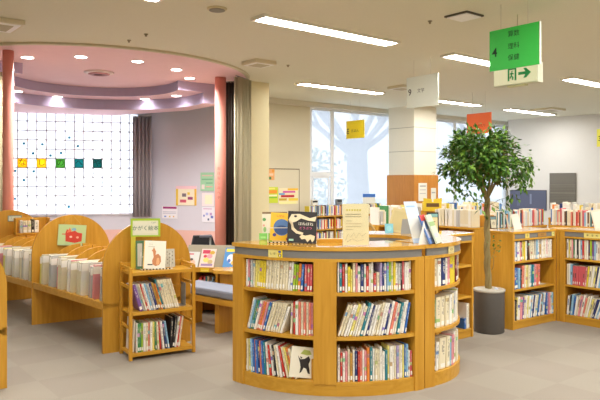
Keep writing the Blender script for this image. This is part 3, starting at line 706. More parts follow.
rnd = random.Random(11)
def arow(b, z, specs, group, where, seed, R=R1c, cx=c1x, cy=c1y, gap=1.13, d=.125, smax=None):
    fr = arc_frame(cx, cy, R - .004, b[0]); L_ = math.radians(b[1] - b[0]) * (R - .004)
    return row(fr, .006, z, specs, group, where, d=d, gap=gap, seed=seed, smax=(smax or L_ - .002))
W1, W2 = "wide curved case's left bay", "wide curved case's right bay"
sp = [('white', .016, .2, 0), ('pink', .014, .205, 0), ('maroon', .01, .19, 0), ('pale grey', .016, .2, 0), ('cream', .014, .195, 0)] + rep('pale yellow', 2, .018, .2, 2) + rep('yellow', 3, .017, .2, 2) + rep('cream', 8, .0195, .212, 3) + [('white', .016, .2, 4), ('white', .016, .205, 4), ('lime green', .017, .19, 4), ('lime green', .014, .185, 4), ('orange', .018, .195, 4), ('blue', .018, .19, 4)] + rep('rose red', 6, .0165, .192, 1)
arow(b1, SHZ[2], sp, 'books on the top shelf, left bay', 'top shelf, ' + W1, 1)
sp = [('white', .02, .235, 16), ('light blue', .014, .225, 16), ('green', .014, .225, 17), ('teal', .012, .22, 17), ('white', .02, .22, 17)] + [('salmon', .017, .22, 17), ('orange', .016, .218, 17), ('pink', .016, .218, 17), ('blue', .017, .22, 17)] + rep('cream', 6, .017, .222, 18) + [('white', .018, .2, 19), ('cream', .012, .22, 2), ('red', .014, .23, 0), ('white', .02, .235, 0)] + [('salmon', .016, .232, 0), ('cream', .016, .232, 0), ('salmon', .016, .232, 0), ('cream', .016, .232, 0), ('salmon', .016, .232, 0), ('pink', .012, .23, 0), ('cream', .014, .232, 0)]
arow(b1, SHZ[1], sp, 'books on the middle shelf, left bay', 'middle shelf, ' + W1, 2)
sp = [('cream', .018, .235, 0), ('pale yellow', .016, .235, -2), ('light blue', .018, .24, -3), ('blue', .015, .24, -3), ('salmon', .008, .24, -3), ('blue', .019, .24, -3), ('navy blue', .016, .24, -3), ('salmon', .008, .24, -4), ('blue', .017, .24, -4), ('teal', .014, .235, -4), ('white', .016, .235, -5), ('red', .016, .215, -6), ('white', .018, .225, -7), ('black', .013, .225, -8), ('cream', .016, .225, -9), ('white', .017, .23, -10), ('red', .014, .225, -12), ('cream', .018, .22, -13), ('pale yellow', .014, .22, -14), ('orange', .015, .22, -14), ('cream', .018, .215, -15)]
s_end = arow(b1, SHZ[0], sp, 'books on the bottom shelf, left bay', 'bottom shelf, ' + W1, 3)
sp = [('white', .012, .215, 0), ('teal', .016, .2, 0), ('red', .017, .195, 0), ('navy blue', .016, .2, 0), ('yellow', .018, .18, 0), ('pale yellow', .013, .16, 0), ('cream', .018, .205, 0), ('pink', .012, .205, 0), ('lime green', .018, .18, 0), ('navy blue', .02, .195, 0), ('white', .014, .195, 0), ('red', .018, .18, 0), ('white', .012, .2, 0), ('navy blue', .016, .21, 0), ('red', .018, .13, 0), ('cream', .02, .135, 0), ('lilac', .016, .205, 0), ('navy blue', .015, .2, 0), ('teal', .016, .2, 0), ('light blue', .012, .205, 0), ('lime green', .016, .222, 0), ('cream', .014, .22, 0), ('yellow', .016, .205, 0), ('white', .017, .195, 0), ('pale grey', .018, .195, 0),
      ('black', .012, .215, 0), ('rose red', .016, .21, 0), ('white', .017, .2, 0), ('light blue', .016, .2, 0), ('cream', .018, .215, 0), ('pink', .014, .205, 0), ('salmon', .016, .205, 0), ('salmon', .015, .205, 0), ('white', .014, .21, 0), ('blue', .02, .22, 0), ('rose red', .02, .215, 0), ('pink', .016, .21, 0)]
sp = [(c if i % 5 != 3 else 'white', t_, h, tl) for i, (c, t_, h, tl) in enumerate(sp)]
arow(b2, SHZ[2], sp, 'books on the top shelf, right bay', 'top shelf, ' + W2, 4, gap=1.12)
base = ['green', 'cream', 'white', 'red', 'pale yellow', 'cream', 'white', 'maroon', 'teal', 'white', 'navy blue', 'white', 'red', 'cream', 'light blue', 'cream', 'white', 'navy blue', 'cream', 'salmon', 'white', 'light blue', 'teal', 'white', 'orange', 'blue', 'rose red', 'light blue', 'pale yellow', 'lime green', 'cream', 'pink', 'green', 'cream']
sp = [((c if i % 3 else 'white') if i % 7 else 'cream', rnd.uniform(.012, .019), rnd.uniform(.215, .24), 19 - i * .32) for i, c in enumerate(base)]
arow(b2, SHZ[1], sp, 'books on the middle shelf, right bay', 'middle shelf, ' + W2, 5, gap=1.10, smax=math.radians(b2[1] - b2[0]) * R1c - .045)
base = ['white', 'red', 'white', 'pink', 'cream', 'ochre', 'light blue', 'navy blue', 'red', 'salmon', 'blue', 'pink', 'orange', 'teal', 'green', 'cream', 'cream', 'white', 'red', 'teal', 'pale yellow', 'white', 'lilac', 'cream', 'lilac', 'cream', 'lilac', 'pale yellow', 'blue', 'light blue', 'blue', 'rose red', 'lime green', 'pale grey', 'cream', 'red', 'brown', 'cream', 'purple']
hs_ = [.235, .205, .2, .21, .225, .2, .22, .215, .21, .21, .22, .21, .235, .235, .225, .22, .215, .235, .2, .21, .24, .235, .235, .235, .235, .235, .235, .235, .24, .235, .19, .185, .19, .21, .215, .23, .225, .22, .23]
sp = [(c if i % 4 != 2 else 'white', rnd.uniform(.012, .019), h, 0) for i, (c, h) in enumerate(zip(base, hs_))]
arow(b2, SHZ[0], sp, 'books on the bottom shelf, right bay', 'bottom shelf, ' + W2, 6, gap=1.12)
# tight end case
b4 = (b3 + .4, 50); W3 = 'the tight end case'
def fuller(specs, f, extra): return [(c, t_ * f, h, tl) for c, t_, h, tl in specs] + extra
arow(b4, SHZ[2], fuller([('cream', .02, .205, 0), ('white', .022, .205, 0), ('navy blue', .028, .21, 0), ('white', .018, .2, 0), ('pink', .016, .205, 0), ('yellow', .03, .215, 0), ('yellow', .028, .212, 0), ('maroon', .024, .225, 0), ('maroon', .022, .21, 0)], 1.75, [('maroon', .03, .22, 0), ('white', .03, .21, 0), ('cream', .03, .2, 0), ('blue', .03, .2, 0), ('white', .03, .2, 0)]), 'books on the top shelf of the tight end case', 'top shelf, ' + W3, 7, R2c, c2x, c2y, 1.17, .11)
arow(b4, SHZ[1], fuller([('green', .012, .21, 0)] + rep('cream', 3, .03, .225, 2) + [('white', .022, .225, 3), ('cream', .02, .23, 3), ('pale grey', .02, .23, 3), ('white', .02, .235, 4), ('cream', .024, .23, 4), ('lime green', .018, .23, 4)], 1.7, [('white', .04, .235, 4), ('cream', .035, .22, 3), ('white', .03, .22, 0), ('light blue', .03, .22, 0), ('cream', .03, .22, 0)]), 'books on the middle shelf of the tight end case', 'middle shelf, ' + W3, 8, R2c, c2x, c2y, 1.17, .11)
arow(b4, SHZ[0], fuller([('black', .014, .2, 0), ('white', .02, .21, 3), ('cream', .05, .23, 3), ('cream', .035, .23, 3), ('light blue', .012, .22, 2), ('pink', .02, .23, 2), ('red', .012, .22, 2), ('white', .026, .24, 2)], 1.6, [('cream', .05, .23, 0), ('white', .05, .24, 0), ('white', .04, .22, 0), ('pale grey', .04, .22, 0), ('cream', .04, .21, 0), ('white', .04, .22, 0)]), 'books on the bottom shelf of the tight end case', 'bottom shelf, ' + W3, 9, R2c, c2x, c2y, 1.17, .11)

# ------------------------------------------------------------------ display books, cards and stands
def disc(cx, cz, rx, rz, n=20): return [(cx + rx * math.cos(2 * math.pi * i / n), cz + rz * math.sin(2 * math.pi * i / n)) for i in range(n)]
def display(name, label, cat, pos, yaw, lean, w2, h, th, c, art=(), texts=(), group=None, roll=0, z_from=.001):
    """a board or book shown face out: local -y is its front; yaw turns, lean tips it back"""
    o = bpy.data.objects.new(name, None); COL.objects.link(o); o.empty_display_size = .05
    o.matrix_basis = Matrix.Translation(pos) @ Matrix.Rotation(yaw, 4, 'Z') @ Matrix.Rotation(-lean, 4, 'X') @ Matrix.Rotation(roll, 4, 'Y'); tag(o, label, cat, group)
    mb = MB(); mb.box(-w2 / 2, w2 / 2, 0, th, z_from, h); cv = mb.build('cover' if cat in ('book', 'magazine') else 'sheet', cmat(c, .4), o)
    if th > .008:
        mb = MB(); mb.box(-w2 / 2 + .004, w2 / 2 + .0006, .002, th - .002, .003, h + .0006); mb.build('pages', PAGES, o)
    for i, (pts, cc) in enumerate(art):
        mb = MB(); mb.prism([(-w2 / 2 + x * w2, -.0006 - .0002 * i, z * h) for x, z in pts], (0, .0005 + .0002 * i, 0)); mb.build('cover_picture' if cat in ('book', 'magazine') else 'print_or_glare', cmat(cc, .5), cv)
    for body, fx, fz, fs, cc in texts: lettering(body, fs * h, cmat(cc), cv, FR(-w2 / 2 + fx * w2, -.0015 - .0002 * len(art), fz * h), 'title_lettering')
    return o
R_ = lambda x0, z0, x1, z1: [(x0, z0), (x1, z0), (x1, z1), (x0, z1)]
WIREM = mat('white_wire', (226, 222, 206), .4)
def book_stand(label, pos, yaw, w2, group='wire book stands'):
    """low wire stand: two back struts, a base bar with beads, a front lip"""
    t = thing('book_stand', label, 'book stand', pos, yaw, group)
    for x in (-w2 / 2, w2 / 2): MB().tube([(x, -.03, .014), (x, -.03, .004), (x, .07, .004), (x, .03, .15)], .003, 6).build('strut', WIREM, t)
    MB().tube([(-w2 / 2, -.03, .006), (w2 / 2, -.03, .006)], .004, 6).build('front_bar', WIREM, t)
    for i in range(int(w2 / .028)):
        MB().box(-w2 / 2 + .006 + i * .028, -w2 / 2 + .018 + i * .028, -.036, -.026, .002, .012).build('bead', BLACK, t)
    MB().tube([(-w2 / 2, .04, .11), (w2 / 2, .04, .11)], .003, 6).build('back_bar', WIREM, t)
    return t
pA = gp(281, 241.5, CH)
book_stand('wire stand under the yellow book and the bone book', gp(292, 243.0, CH) + Vector((0, .01, 0)), .06, .36)
display('display_book', 'yellow science book with a blue sea circle on the curved counter', 'book', pA + Vector((0, .0, .006)), .12, .2, .175, .215, .012, (232, 186, 40),
        [(disc(.5, .48, .36, .3), (84, 120, 170)), (disc(.5, .38, .3, .17), (54, 80, 130)), (disc(.2, .2, .08, .06), (70, 60, 130)), (disc(.86, .9, .07, .06), (120, 70, 60)), (disc(.84, .75, .06, .05), (130, 60, 80)), (disc(.86, .62, .06, .05), (70, 80, 120)), (disc(.84, .48, .06, .05), (140, 70, 50)), (disc(.86, .34, .06, .05), (80, 70, 120)), (disc(.82, .2, .06, .05), (90, 80, 120)), (disc(.78, .07, .07, .06), (170, 70, 70))],
        [('しぜん', .42, .88, .1, (196, 60, 50))], 'books displayed on the curved counter', roll=.07)
pB = gp(301.5, 244, CH)
display('display_book', 'black book with cream dinosaur bones and pink title on the counter', 'book', pB + Vector((0, .0, .006)), .05, .2, .215, .235, .01, (34, 30, 30),
        [([(.02, .72), (.12, .9), (.4, .92), (.75, .8), (.98, .86), (.94, .7), (.7, .72), (.45, .78), (.3, .68), (.12, .62)], (226, 212, 178)), ([(.02, .7), (.1, .68), (.14, .42), (.3, .3), (.52, .26), (.55, .33), (.34, .38), (.22, .48), (.16, .66)], (222, 208, 176)), ([(.42, .2), (.5, .27), (.62, .24), (.8, .28), (.95, .24), (.93, .12), (.86, .04), (.8, .14), (.7, .04), (.62, .14), (.5, .12)], (222, 206, 170)), (R_(.06, .06, .22, .12), (150, 200, 180)), (disc(.26, .84, .05, .035), (34, 30, 30))],
        [('ほねほね', .62, .6, .12, (232, 226, 210)), ('どうぶつ', .62, .47, .1, (226, 110, 160))], 'books displayed on the curved counter', roll=.05)
display('display_book', 'white and green picture book standing behind the yellow book', 'book', gp(275, 239.4, CH) + Vector((0, .0, .004)), .1, .15, .2, .215, .01, (226, 226, 208),
        [(disc(.08, .72, .07, .06), (90, 160, 90)), (disc(.1, .35, .06, .1), (140, 190, 120)), (disc(.06, .5, .04, .04), (226, 160, 150)), (R_(.0, .93, 1, 1), (130, 110, 80))], (), 'books displayed on the curved counter')
display('picture_card', 'low bright green card lying behind the yellow book', 'card', Vector((-.27, 5.03, CH + .002)), .1, .5, .1, .055, .004, (110, 186, 70), [(R_(.1, .2, .5, .5), (150, 206, 110))])
# beige notice in a clear stand
pN = Vector((56 / F * 4.55, 4.55, CH))
t = display('notice_stand', 'beige printed notice in a clear stand on the curved counter', 'notice', pN + Vector((0, 0, .004)), .03, .1, .186, .296, .003, (236, 222, 176),
        [(R_(.14 + i * .1, .83, .2 + i * .1, .87), (206, 190, 60)) for i in range(6)] + [(R_(.1, .745, .7, .755), (120, 104, 70)), (R_(.1, .685, .72, .695), (120, 104, 70)), (R_(.12, .585, .34, .592), (160, 144, 100)), (R_(.12, .52, .72, .526), (186, 150, 104)), (R_(.12, .45, .7, .456), (160, 144, 100)), (R_(.12, .38, .4, .386), (160, 144, 100))])
for pts in ([(.1, .12), (.2, .28), (.3, .2), (.42, .3), (.5, .18), (.62, .3), (.75, .22), (.9, .3)], [(.15, .08), (.35, .16), (.55, .1), (.8, .14)]):
    MB().tube([(-.093 + x * .186, -.0018, z * .296) for x, z in pts], .0009, 4).build('line_drawing', mat('drawing_ink', (140, 124, 84), .7), t)
MB().box(-.098, .098, -.0045, -.003, 0, .3).build('clear_front', ACRYL, t)
MB().box(-.098, .098, -.02, .05, -.003, .001).build('foot', ACRYL, t)
t = thing('wooden_bookend', 'low wooden wedge behind the beige notice', 'bookend', (.2, 4.80, CH), .05)
MB().prism([(-.1, 0, 0), (.12, 0, 0), (.12, 0, .026), (-.06, 0, .026)], (0, .08, 0)).build('wedge', WOODH, t)
# on the end case
display('leaflet_board', 'light blue and white leaflet board leaning on the end case', 'leaflet', gp(421, 244.2, CH) + Vector((.0, .04, .003)), .55, .35, .12, .325, .004, (190, 208, 232), [(R_(.0, .12, 1, .68), (228, 226, 216)), (R_(.1, .86, .8, .9), (150, 176, 214))])
t = thing('leaflet_easel', 'white folded easel under the light blue leaflet', 'easel', gp(424, 245, CH) + Vector((.01, .05, 0)), .5)
MB().prism([(-.05, 0, 0), (.05, 0, 0), (.0, 0, .17)], (0, .004, 0)).build('front', WHITE, t); MB().prism([(-.05, .004, 0), (.05, .09, 0), (0, .004, .17)], (.003, 0, 0)).build('prop', WHITE, t)
for i, (dx, c, lab, art) in enumerate(((0, (96, 130, 190), 'blue and red thin picture book leaning on the end case', [(R_(0, .8, 1, 1), (206, 60, 60)), (R_(.1, .2, .9, .5), (190, 190, 206))]), (.055, (206, 214, 190), 'pale green thin picture book leaning behind the blue one', [(R_(0, .6, 1, .75), (150, 180, 120)), (R_(.1, .2, .8, .35), (186, 190, 200))]))):
    display('display_book', lab, 'book', gp(434, 244, CH) + Vector((dx, .02 + dx * .6, .004)), 1.12, .40, .15, .225, .012, c, art, (), 'books leaning on the end case')
display('picture_board', 'cream rounded board propped at the back of the island', 'board', Vector((.865, 5.74, CH)) + Vector((0, 0, .003)), -.4, .25, .17, .215, .006, (214, 200, 150), [(R_(.1, .1, .9, .9), (206, 192, 140))], roll=.18)
t = thing('tripod_easel', 'small grey triangular easel behind the island counter', 'easel', Vector((.93, 5.60, CH)), .1)
MB().prism([(-.05, 0, 0), (.05, 0, 0), (.02, .02, .13), (-.03, .02, .13)], (0, .005, 0)).build('plate', GREYM, t)
display('picture_card', 'small pale blue card standing at the far end of the counter', 'card', Vector((.79, 5.66, CH + .002)), .1, .2, .075, .085, .003, (126, 196, 214), [(disc(.5, .5, .3, .3), (150, 210, 222))])
# yellow category card on the label strips
def strip_card(label, cx, cy, R, a, z, w2, h, art, texts, c=(226, 212, 130)):
    p = Vector((cx + (R + .001) * math.cos(math.radians(a)), cy + (R + .001) * math.sin(math.radians(a)), z))
    return display('label_card', label, 'label card', p + Vector((math.cos(math.radians(a)) * .002, math.sin(math.radians(a)) * .002, 0)), math.radians(a + 90), 0, w2, h, .002, c, art, texts, 'category cards on the label strips')
aa = ang_at(275.5, c1x, c1y, R1c)
strip_card("yellow category card on the wide curved case's grey strip", c1x, c1y, R1c, aa, CH - .087, .116, .058, [(R_(.66, .02, 1, .98), (236, 210, 50)), (disc(.8, .75, .1, .16), (60, 80, 160)), (disc(.82, .32, .1, .22), (50, 44, 60)), (disc(.82, .3, .05, .16), (236, 226, 200))], [('し', .2, .5, .36, (90, 80, 60)), ('ぜ', .45, .5, .36, (90, 80, 60))])
aa = ang_at(451, c2x, c2y, R2c) - 360
strip_card("beige category card on the tight end case's grey strip", c2x, c2y, R2c, aa, CH - .087, .09, .06, [(R_(.1, .2, .9, .24), (170, 150, 100))], [('社会', .5, .55, .34, (110, 96, 70))], (216, 200, 140))
# face-out book with a black beast at the bottom left bay
fr = arc_frame(c1x, c1y, R1c, b1[0]); L1 = math.radians(b1[1] - b1[0]) * R1c
p, T, Nn = fr(L1 - .105)
display('display_book', 'white picture book with a black leaping animal, front cover turned out', 'book', p + Nn * .03 + Z * (SHZ[0] + .012), math.atan2(T.y, T.x) + .45, .1, .165, .215, .012, (230, 224, 204),
        [([(.3, .72), (.42, .6), (.6, .62), (.78, .72), (.86, .6), (.8, .45), (.86, .3), (.9, .14), (.8, .16), (.72, .3), (.6, .34), (.52, .2), (.44, .14), (.46, .34), (.42, .48)], (44, 38, 36)), ([(.4, .78), (.55, .92), (.8, .9), (.9, .78), (.7, .74)], (170, 180, 90)), ([(.44, .6), (.4, .7), (.5, .66)], (44, 38, 36))], (), 'face-out books', roll=.12)
t = thing('wooden_bookend', "wooden bookend at the bottom right of the wide case's left bay", 'bookend', p + Nn * .12 + T * .085 + Z * SHZ[0], math.atan2(T.y, T.x))
MB().box(-.012, .012, -.06, .06, 0, .14).build('block', WOOD, t)

# ------------------------------------------------------------------ straight low bookcases on the right
def straight_case(label, p0, ang, W_, D_, H_, shelf_z, bays, strip=True, toplip=True, group='low straight bookcases', end=(.025, .025), name='bookcase', lid=True):
    root = thing(name, label, 'bookcase', (p0[0], p0[1], 0), ang, group)
    def part(nm, mb, m_): return mb.build(nm, m_, root, bevel=.0025)
    ht = H_ - (.025 if lid else 0)
    part('side_panel', MB().box(0, end[0], 0, D_, 0, ht), WOOD); part('side_panel', MB().box(W_ - end[1], W_, 0, D_, 0, ht), WOOD)
    part('back_panel', MB().box(end[0], W_ - end[1], D_ - .015, D_, 0, ht), WOOD)
    if lid: part('top_board', MB().box(-.004, W_ + .004, -.006, D_, H_ - .025, H_), WOODT)
    if strip:
        part('label_strip', MB().box(end[0], W_ - end[1], .002, .015, H_ - .075, H_ - .025), GREYBAND); part('top_rail', MB().box(end[0], W_ - end[1], 0, .02, H_ - .095, H_ - .075), WOODH)
    part('plinth', MB().box(end[0], W_ - end[1], .012, .03, 0, shelf_z[0] - .022), WOODH)
    for z in shelf_z: part('shelf', MB().box(end[0], W_ - end[1], .006, D_ - .015, z - .022, z), WOODH)
    xs = [end[0]] + [x for b_ in bays for x in b_] + [W_ - end[1]]
    for i in range(2, len(xs) - 2, 2): part('divider', MB().box(xs[i], xs[i + 1], .004, D_ - .015, shelf_z[0], ht - (.095 if strip else 0)), WOOD)
    return root
pa = gp(513, 330.5); aA = math.radians(36); wA = .76; hA = .995
SZ = (.085, .405, .69)
straight_case('low straight bookcase right of the potted tree', pa, aA, wA, .36, hA, SZ, [], end=(.03, .025))
pbk = pa + Vector((math.cos(aA), math.sin(aA), 0)) * (wA + .01); aB = math.radians(-50)
pb = pbk + Vector((math.cos(aB), math.sin(aB), 0)) * .03
straight_case('low straight bookcase at the right edge, meeting the one by the tree in a corner', pb, aB, 1.15, .36, hA, SZ, [], end=(.06, .03))
t = thing('corner_post', 'wooden corner post between the two low bookcases', 'post', pbk, 0)
e1 = (pb - pbk) * .82; n1 = Vector((-math.sin(aB), math.cos(aB), 0))
MB().prism([(.0, .0, 0), tuple(e1), tuple(e1 + n1 * .3), (.03, .3, 0)], Z * (hA - .001)).build('post', WOOD, t)
rnd = random.Random(21)
fA = line_frame(pa, aA)
WA, WB = 'the low case by the tree', 'the low case at the corner'
sp = [('white', .018, .2, 0), ('blue', .022, .2, 0), ('white', .02, .195, 0), ('white', .016, .2, 0), ('pink', .015, .19, 0), ('maroon', .014, .2, 0), ('pale yellow', .016, .195, 0), ('yellow', .014, .195, 0), ('white', .018, .2, 0), ('black', .016, .21, -3), ('brown', .014, .195, -4), ('cream', .02, .2, -4), ('cream', .022, .2, -4), ('cream', .022, .195, -3), ('pale grey', .016, .2, 0), ('light blue', .018, .21, 0), ('white', .022, .2, 0), ('ochre', .024, .15, 0), ('white', .024, .2, 0), ('cream', .018, .2, 0), ('white', .02, .21, 0), ('pink', .016, .22, 0), ('white', .024, .2, 0), ('white', .03, .195, 0)]
row(fA, .04, SZ[2], fuller(sp, 1.3, []), 'books on the top shelf by the tree', 'top shelf, ' + WA, .16, 1.05, seed=31, smax=wA - .03)
sp = [('blue', .03, .215, 0), ('blue', .026, .215, 0), ('light blue', .028, .21, 0), ('black', .014, .195, 4), ('salmon', .03, .23, 3), ('cream', .026, .23, 3), ('pale yellow', .026, .23, 3), ('cream', .028, .228, 2), ('light blue', .024, .228, 2), ('teal', .026, .228, 2), ('pink', .03, .228, 2), ('salmon', .028, .226, 2), ('salmon', .03, .226, 1)]
s_ = row(fA, .04, SZ[1], fuller(sp, 1.14, []), 'books on the middle shelf by the tree', 'middle shelf, ' + WA, .16, 1.1, seed=32, smax=wA - .2)
pp, T, Nn = fA(s_ + .04)
t = thing('metal_bookend', 'grey metal bookend on the middle shelf by the tree', 'bookend', pp + Nn * .05 + Z * (SZ[1] + .001), aA)
MB().box(-.03, .1, 0, .1, 0, .003).build('base', WIREM, t); MB().prism([(-.03, 0, .003), (-.03, .1, .003), (-.03, .1, .12), (-.03, .04, .15), (-.03, 0, .15)], (.003, 0, 0)).build('plate', GREYM, t)
sp = [('pale grey', .02, .2, 0), ('black', .014, .21, 2), ('pale yellow', .016, .23, 3)] + rep('white', 1, .03, .235, 3) + [('pink', .03, .225, 4), ('purple', .018, .22, 4), ('cream', .02, .23, 5), ('white', .018, .235, 6), ('pale yellow', .016, .225, 7), ('white', .02, .23, 8), ('light blue', .014, .235, 9), ('white', .02, .23, 10), ('navy blue', .012, .23, 10), ('white', .022, .225, 11), ('cream', .016, .23, 11), ('lime green', .012, .225, 11), ('blue', .018, .23, 11), ('white', .018, .23, 10), ('brown', .014, .23, 10), ('light blue', .018, .235, 9), ('white', .022, .235, 8), ('blue', .014, .23, 0), ('lilac', .024, .225, 0), ('pink', .02, .225, 0), ('white', .02, .225, 0), ('light blue', .02, .225, 0)]
row(fA, .04, SZ[0], fuller(sp, 1.24, []), 'books on the bottom shelf by the tree', 'bottom shelf, ' + WA, .16, 1.02, seed=33, smax=wA - .02)
fB = line_frame(pb, aB); corner_rows = []
sp = [('white', .018, .2, 0), ('yellow', .014, .19, 0), ('cream', .018, .2, 0), ('pink', .014, .2, 0), ('green', .016, .205, 0), ('white', .02, .2, 0), ('black', .018, .2, 0), ('white', .018, .205, 0), ('light blue', .016, .2, 0), ('red', .018, .195, 0), ('cream', .02, .205, 0), ('white', .018, .2, 0), ('maroon', .018, .2, 0), ('lime green', .018, .205, 0), ('purple', .016, .2, 0), ('light blue', .018, .195, 0)] + mix(rnd, 24, MIXED, h=(.19, .21))
corner_rows.append((SZ[2], sp, 34, .72))
sp = [('cream', .018, .22, 0), ('white', .016, .225, 0), ('light blue', .02, .22, 0)] + rep('rose red', 6, .02, .205, 2) + [('pink', .016, .2, 4), ('yellow', .016, .215, 6), ('cream', .022, .22, 7), ('white', .02, .22, 8), ('pale yellow', .018, .22, 9), ('navy blue', .014, .22, 9), ('white', .02, .225, 10), ('light blue', .018, .225, 11), ('cream', .022, .22, 12), ('yellow', .018, .22, 12), ('black', .012, .215, 12), ('white', .022, .22, 12), ('cream', .02, .22, 13), ('green', .016, .22, 13), ('white', .02, .22, 13)] + mix(rnd, 12, PALE, tilt=12)
corner_rows.append((SZ[1], sp, 35, .66))
base = ['white', 'black', 'light blue', 'blue', 'white', 'cream', 'pink', 'white', 'salmon', 'cream', 'white', 'pale yellow', 'cream', 'navy blue', 'white', 'light blue', 'white', 'red', 'light blue', 'green', 'cream', 'salmon', 'red', 'cream', 'white', 'teal', 'light blue', 'cream', 'white', 'red', 'cream', 'blue', 'white', 'cream']
sp = [(c, rnd.uniform(.014, .022), rnd.uniform(.2, .235), 4 + min(i, 14)) for i, c in enumerate(base)]
corner_rows.append((SZ[0], sp, 36, .66))
# cards on the strips and things on top
def flat_card(label, fr, s, z, w2, h, c, texts, art=()):
    p, T, Nn = fr(s); return display('label_card', label, 'label card', p - Nn * .002 + Z * z, math.atan2(T.y, T.x), 0, w2, h, .002, c, art, texts, 'category cards on the label strips')
flat_card("yellow category card on the grey strip of the case by the tree", fA, .24, hA - .075, .07, .05, (226, 206, 110), [('理', .5, .5, .5, (90, 80, 60))])
flat_card("tan category card on the grey strip of the case by the tree", fA, .5, hA - .07, .15, .04, (176, 132, 70), [('科学', .5, .5, .6, (110, 76, 40))])
flat_card("small pale card at the right end of the strip by the tree", fA, .7, hA - .075, .05, .05, (216, 210, 130), [(('4', .5, .5, .5, (90, 120, 60)))])
flat_card("pale yellow category card on the corner case's grey strip", fB, .37, hA - .078, .2, .056, (230, 216, 130), [('動', .2, .5, .4, (90, 80, 60)), ('植', .45, .5, .4, (90, 80, 60)), ('物', .68, .5, .4, (90, 80, 60))], [(R_(.84, .05, 1, .95), (236, 206, 60))])
for s0, lab, c in ((.15, 'grey sloped sign easel on the case by the tree', (176, 172, 156)), (.3, 'white card leaning on the case by the tree', (232, 230, 220))):
    p, T, Nn = fA(s0); display('picture_card', lab, 'card', p + Nn * .15 + Z * (hA + .002), aA + (.5 if s0 < .2 else -.3), .25, .1, .17, .004, c, [(R_(.15, .2, .85, .8), tuple(min(255, x + 6) for x in c))], roll=.25 if s0 < .2 else -.1)
p, T, Nn = fB(.38); display('picture_card', 'cream card leaning on top of the corner case', 'card', p + Nn * .16 + Z * (hA + .002), aB + .8, .25, .13, .22, .004, (214, 208, 190), [(R_(.1, .1, .9, .9), (222, 218, 204))], roll=-.15)

# the case behind the round end, and its framed sign
pd_ = gp(473.5, 336.5); aD = math.radians(39); wD = .56
pdl = pd_ - U * wD
straight_case('empty-looking low bookcase between the round end and the potted tree', pdl, math.atan2(U.y, U.x), wD, .34, 1.01, (.085, .4, .7), [], end=(.025, .025))
fD = line_frame(pdl, math.atan2(U.y, U.x))
flat_card('small cream card on the strip of the case by the round end', fD, .24, 1.01 - .075, .05, .05, (226, 214, 150), [('図', .5, .5, .5, (90, 80, 60))])
p, T, Nn = fD(.2)
display('framed_sign', 'black-framed category sign with teal heading behind the end case', 'sign', p + Nn * .2 + Z * 1.013, .1, .1, .115, .195, .008, (40, 40, 44),
        [(R_(.1, .06, .9, .76), (222, 208, 160)), (R_(.08, .78, .92, .93), (130, 180, 180))], [('よ', .5, .45, .36, (70, 60, 50))])
row(fD, .44, .085, [('blue', .03, .1, 0), ('white', .02, .24, 0), ('cream', .02, .24, 0)], 'books low in the case by the round end', 'bottom shelf, the case by the round end', .2, 1.0, seed=44, smax=.535)

# ------------------------------------------------------------------ far bookcases and their books
far = MB(); farcol = []
def far_row(p0, ang, s0, s1, z, h=(.19, .23), pal=MIXED, seed=0, t=(.014, .026), d=.14, inset=.02):
    r2 = random.Random(seed); s = s0; T = Vector((math.cos(ang), math.sin(ang), 0)); Nn = Vector((-T.y, T.x, 0)); p0 = Vector((p0[0], p0[1], 0))
    while s < s1 - t[1]:
        tt = r2.uniform(*t); hh = r2.uniform(*h); c = lin(PAL[r2.choice(pal)]); n0 = len(far.f)
        b0 = p0 + T * s + Nn * (inset + r2.uniform(0, .01)) + Z * (z + .001)
        far.prism([b0, b0 + T * (tt - .002), b0 + T * (tt - .002) + Nn * d, b0 + Nn * d], Z * hh)
        top = lin((226, 218, 196)); lab = r2.random() < .5
        for k in range(n0, len(far.f)): farcol.append(top if k == n0 + 1 else c)
        if lab:
            n0 = len(far.f); q = b0 - Nn * .001 + Z * .012 + T * tt * .15
            far.prism([q, q + T * tt * .6, q + T * tt * .6 + Nn * .0008, q + Nn * .0008], Z * .028)
            for k in range(n0, len(far.f)): farcol.append(lin((232, 230, 222)))
        s += tt + (r2.random() < .06) * .02
ug = math.atan2(U.y, U.x)
def far_specs(frame, s, z, specs, smax, seed, d=.15):
    r2 = random.Random(seed); prev = 0
    for cname, t_, h, tl in specs:
        th = math.radians(tl)
        if th < .01 and prev > .01: s += h * math.sin(prev) * .9
        ln = t_ / math.cos(th) + .002
        if s + ln > smax: break
        pos, T, Nn = frame(s); X = T * math.cos(th) - Z * math.sin(th); Zb = T * math.sin(th) + Z * math.cos(th)
        b0 = pos + Nn * (.012 + r2.uniform(0, .012)) + Z * (z + .001 + t_ * math.sin(abs(th))); n0 = len(far.f); w_ = t_ - .001
        far.prism([b0, b0 + X * w_, b0 + X * w_ + Nn * d, b0 + Nn * d], Zb * h); c = lin(PAL[cname])
        for k in range(n0, len(far.f)): farcol.append(lin((226, 218, 196)) if k == n0 + 1 else c)
        for z0, z1, cc in ((.012, .04, (232, 230, 222)), (h * r2.uniform(.35, .5), h * r2.uniform(.6, .85), r2.choice(((70, 62, 66), (150, 60, 50), (60, 90, 140), (90, 80, 70))))):
            if r2.random() < .6:
                n0 = len(far.f); q = b0 - Nn * .0008 + X * w_ * .3 + Zb * z0; far.prism([q, q + X * w_ * .4, q + X * w_ * .4 + Nn * .0006, q + Nn * .0006], Zb * (z1 - z0))
                for k in range(n0, len(far.f)): farcol.append(lin(cc))
        s += ln; prev = th
for z_, sp_, sd_, sm_ in corner_rows: far_specs(fB, .075, z_, sp_, sm_, sd_)
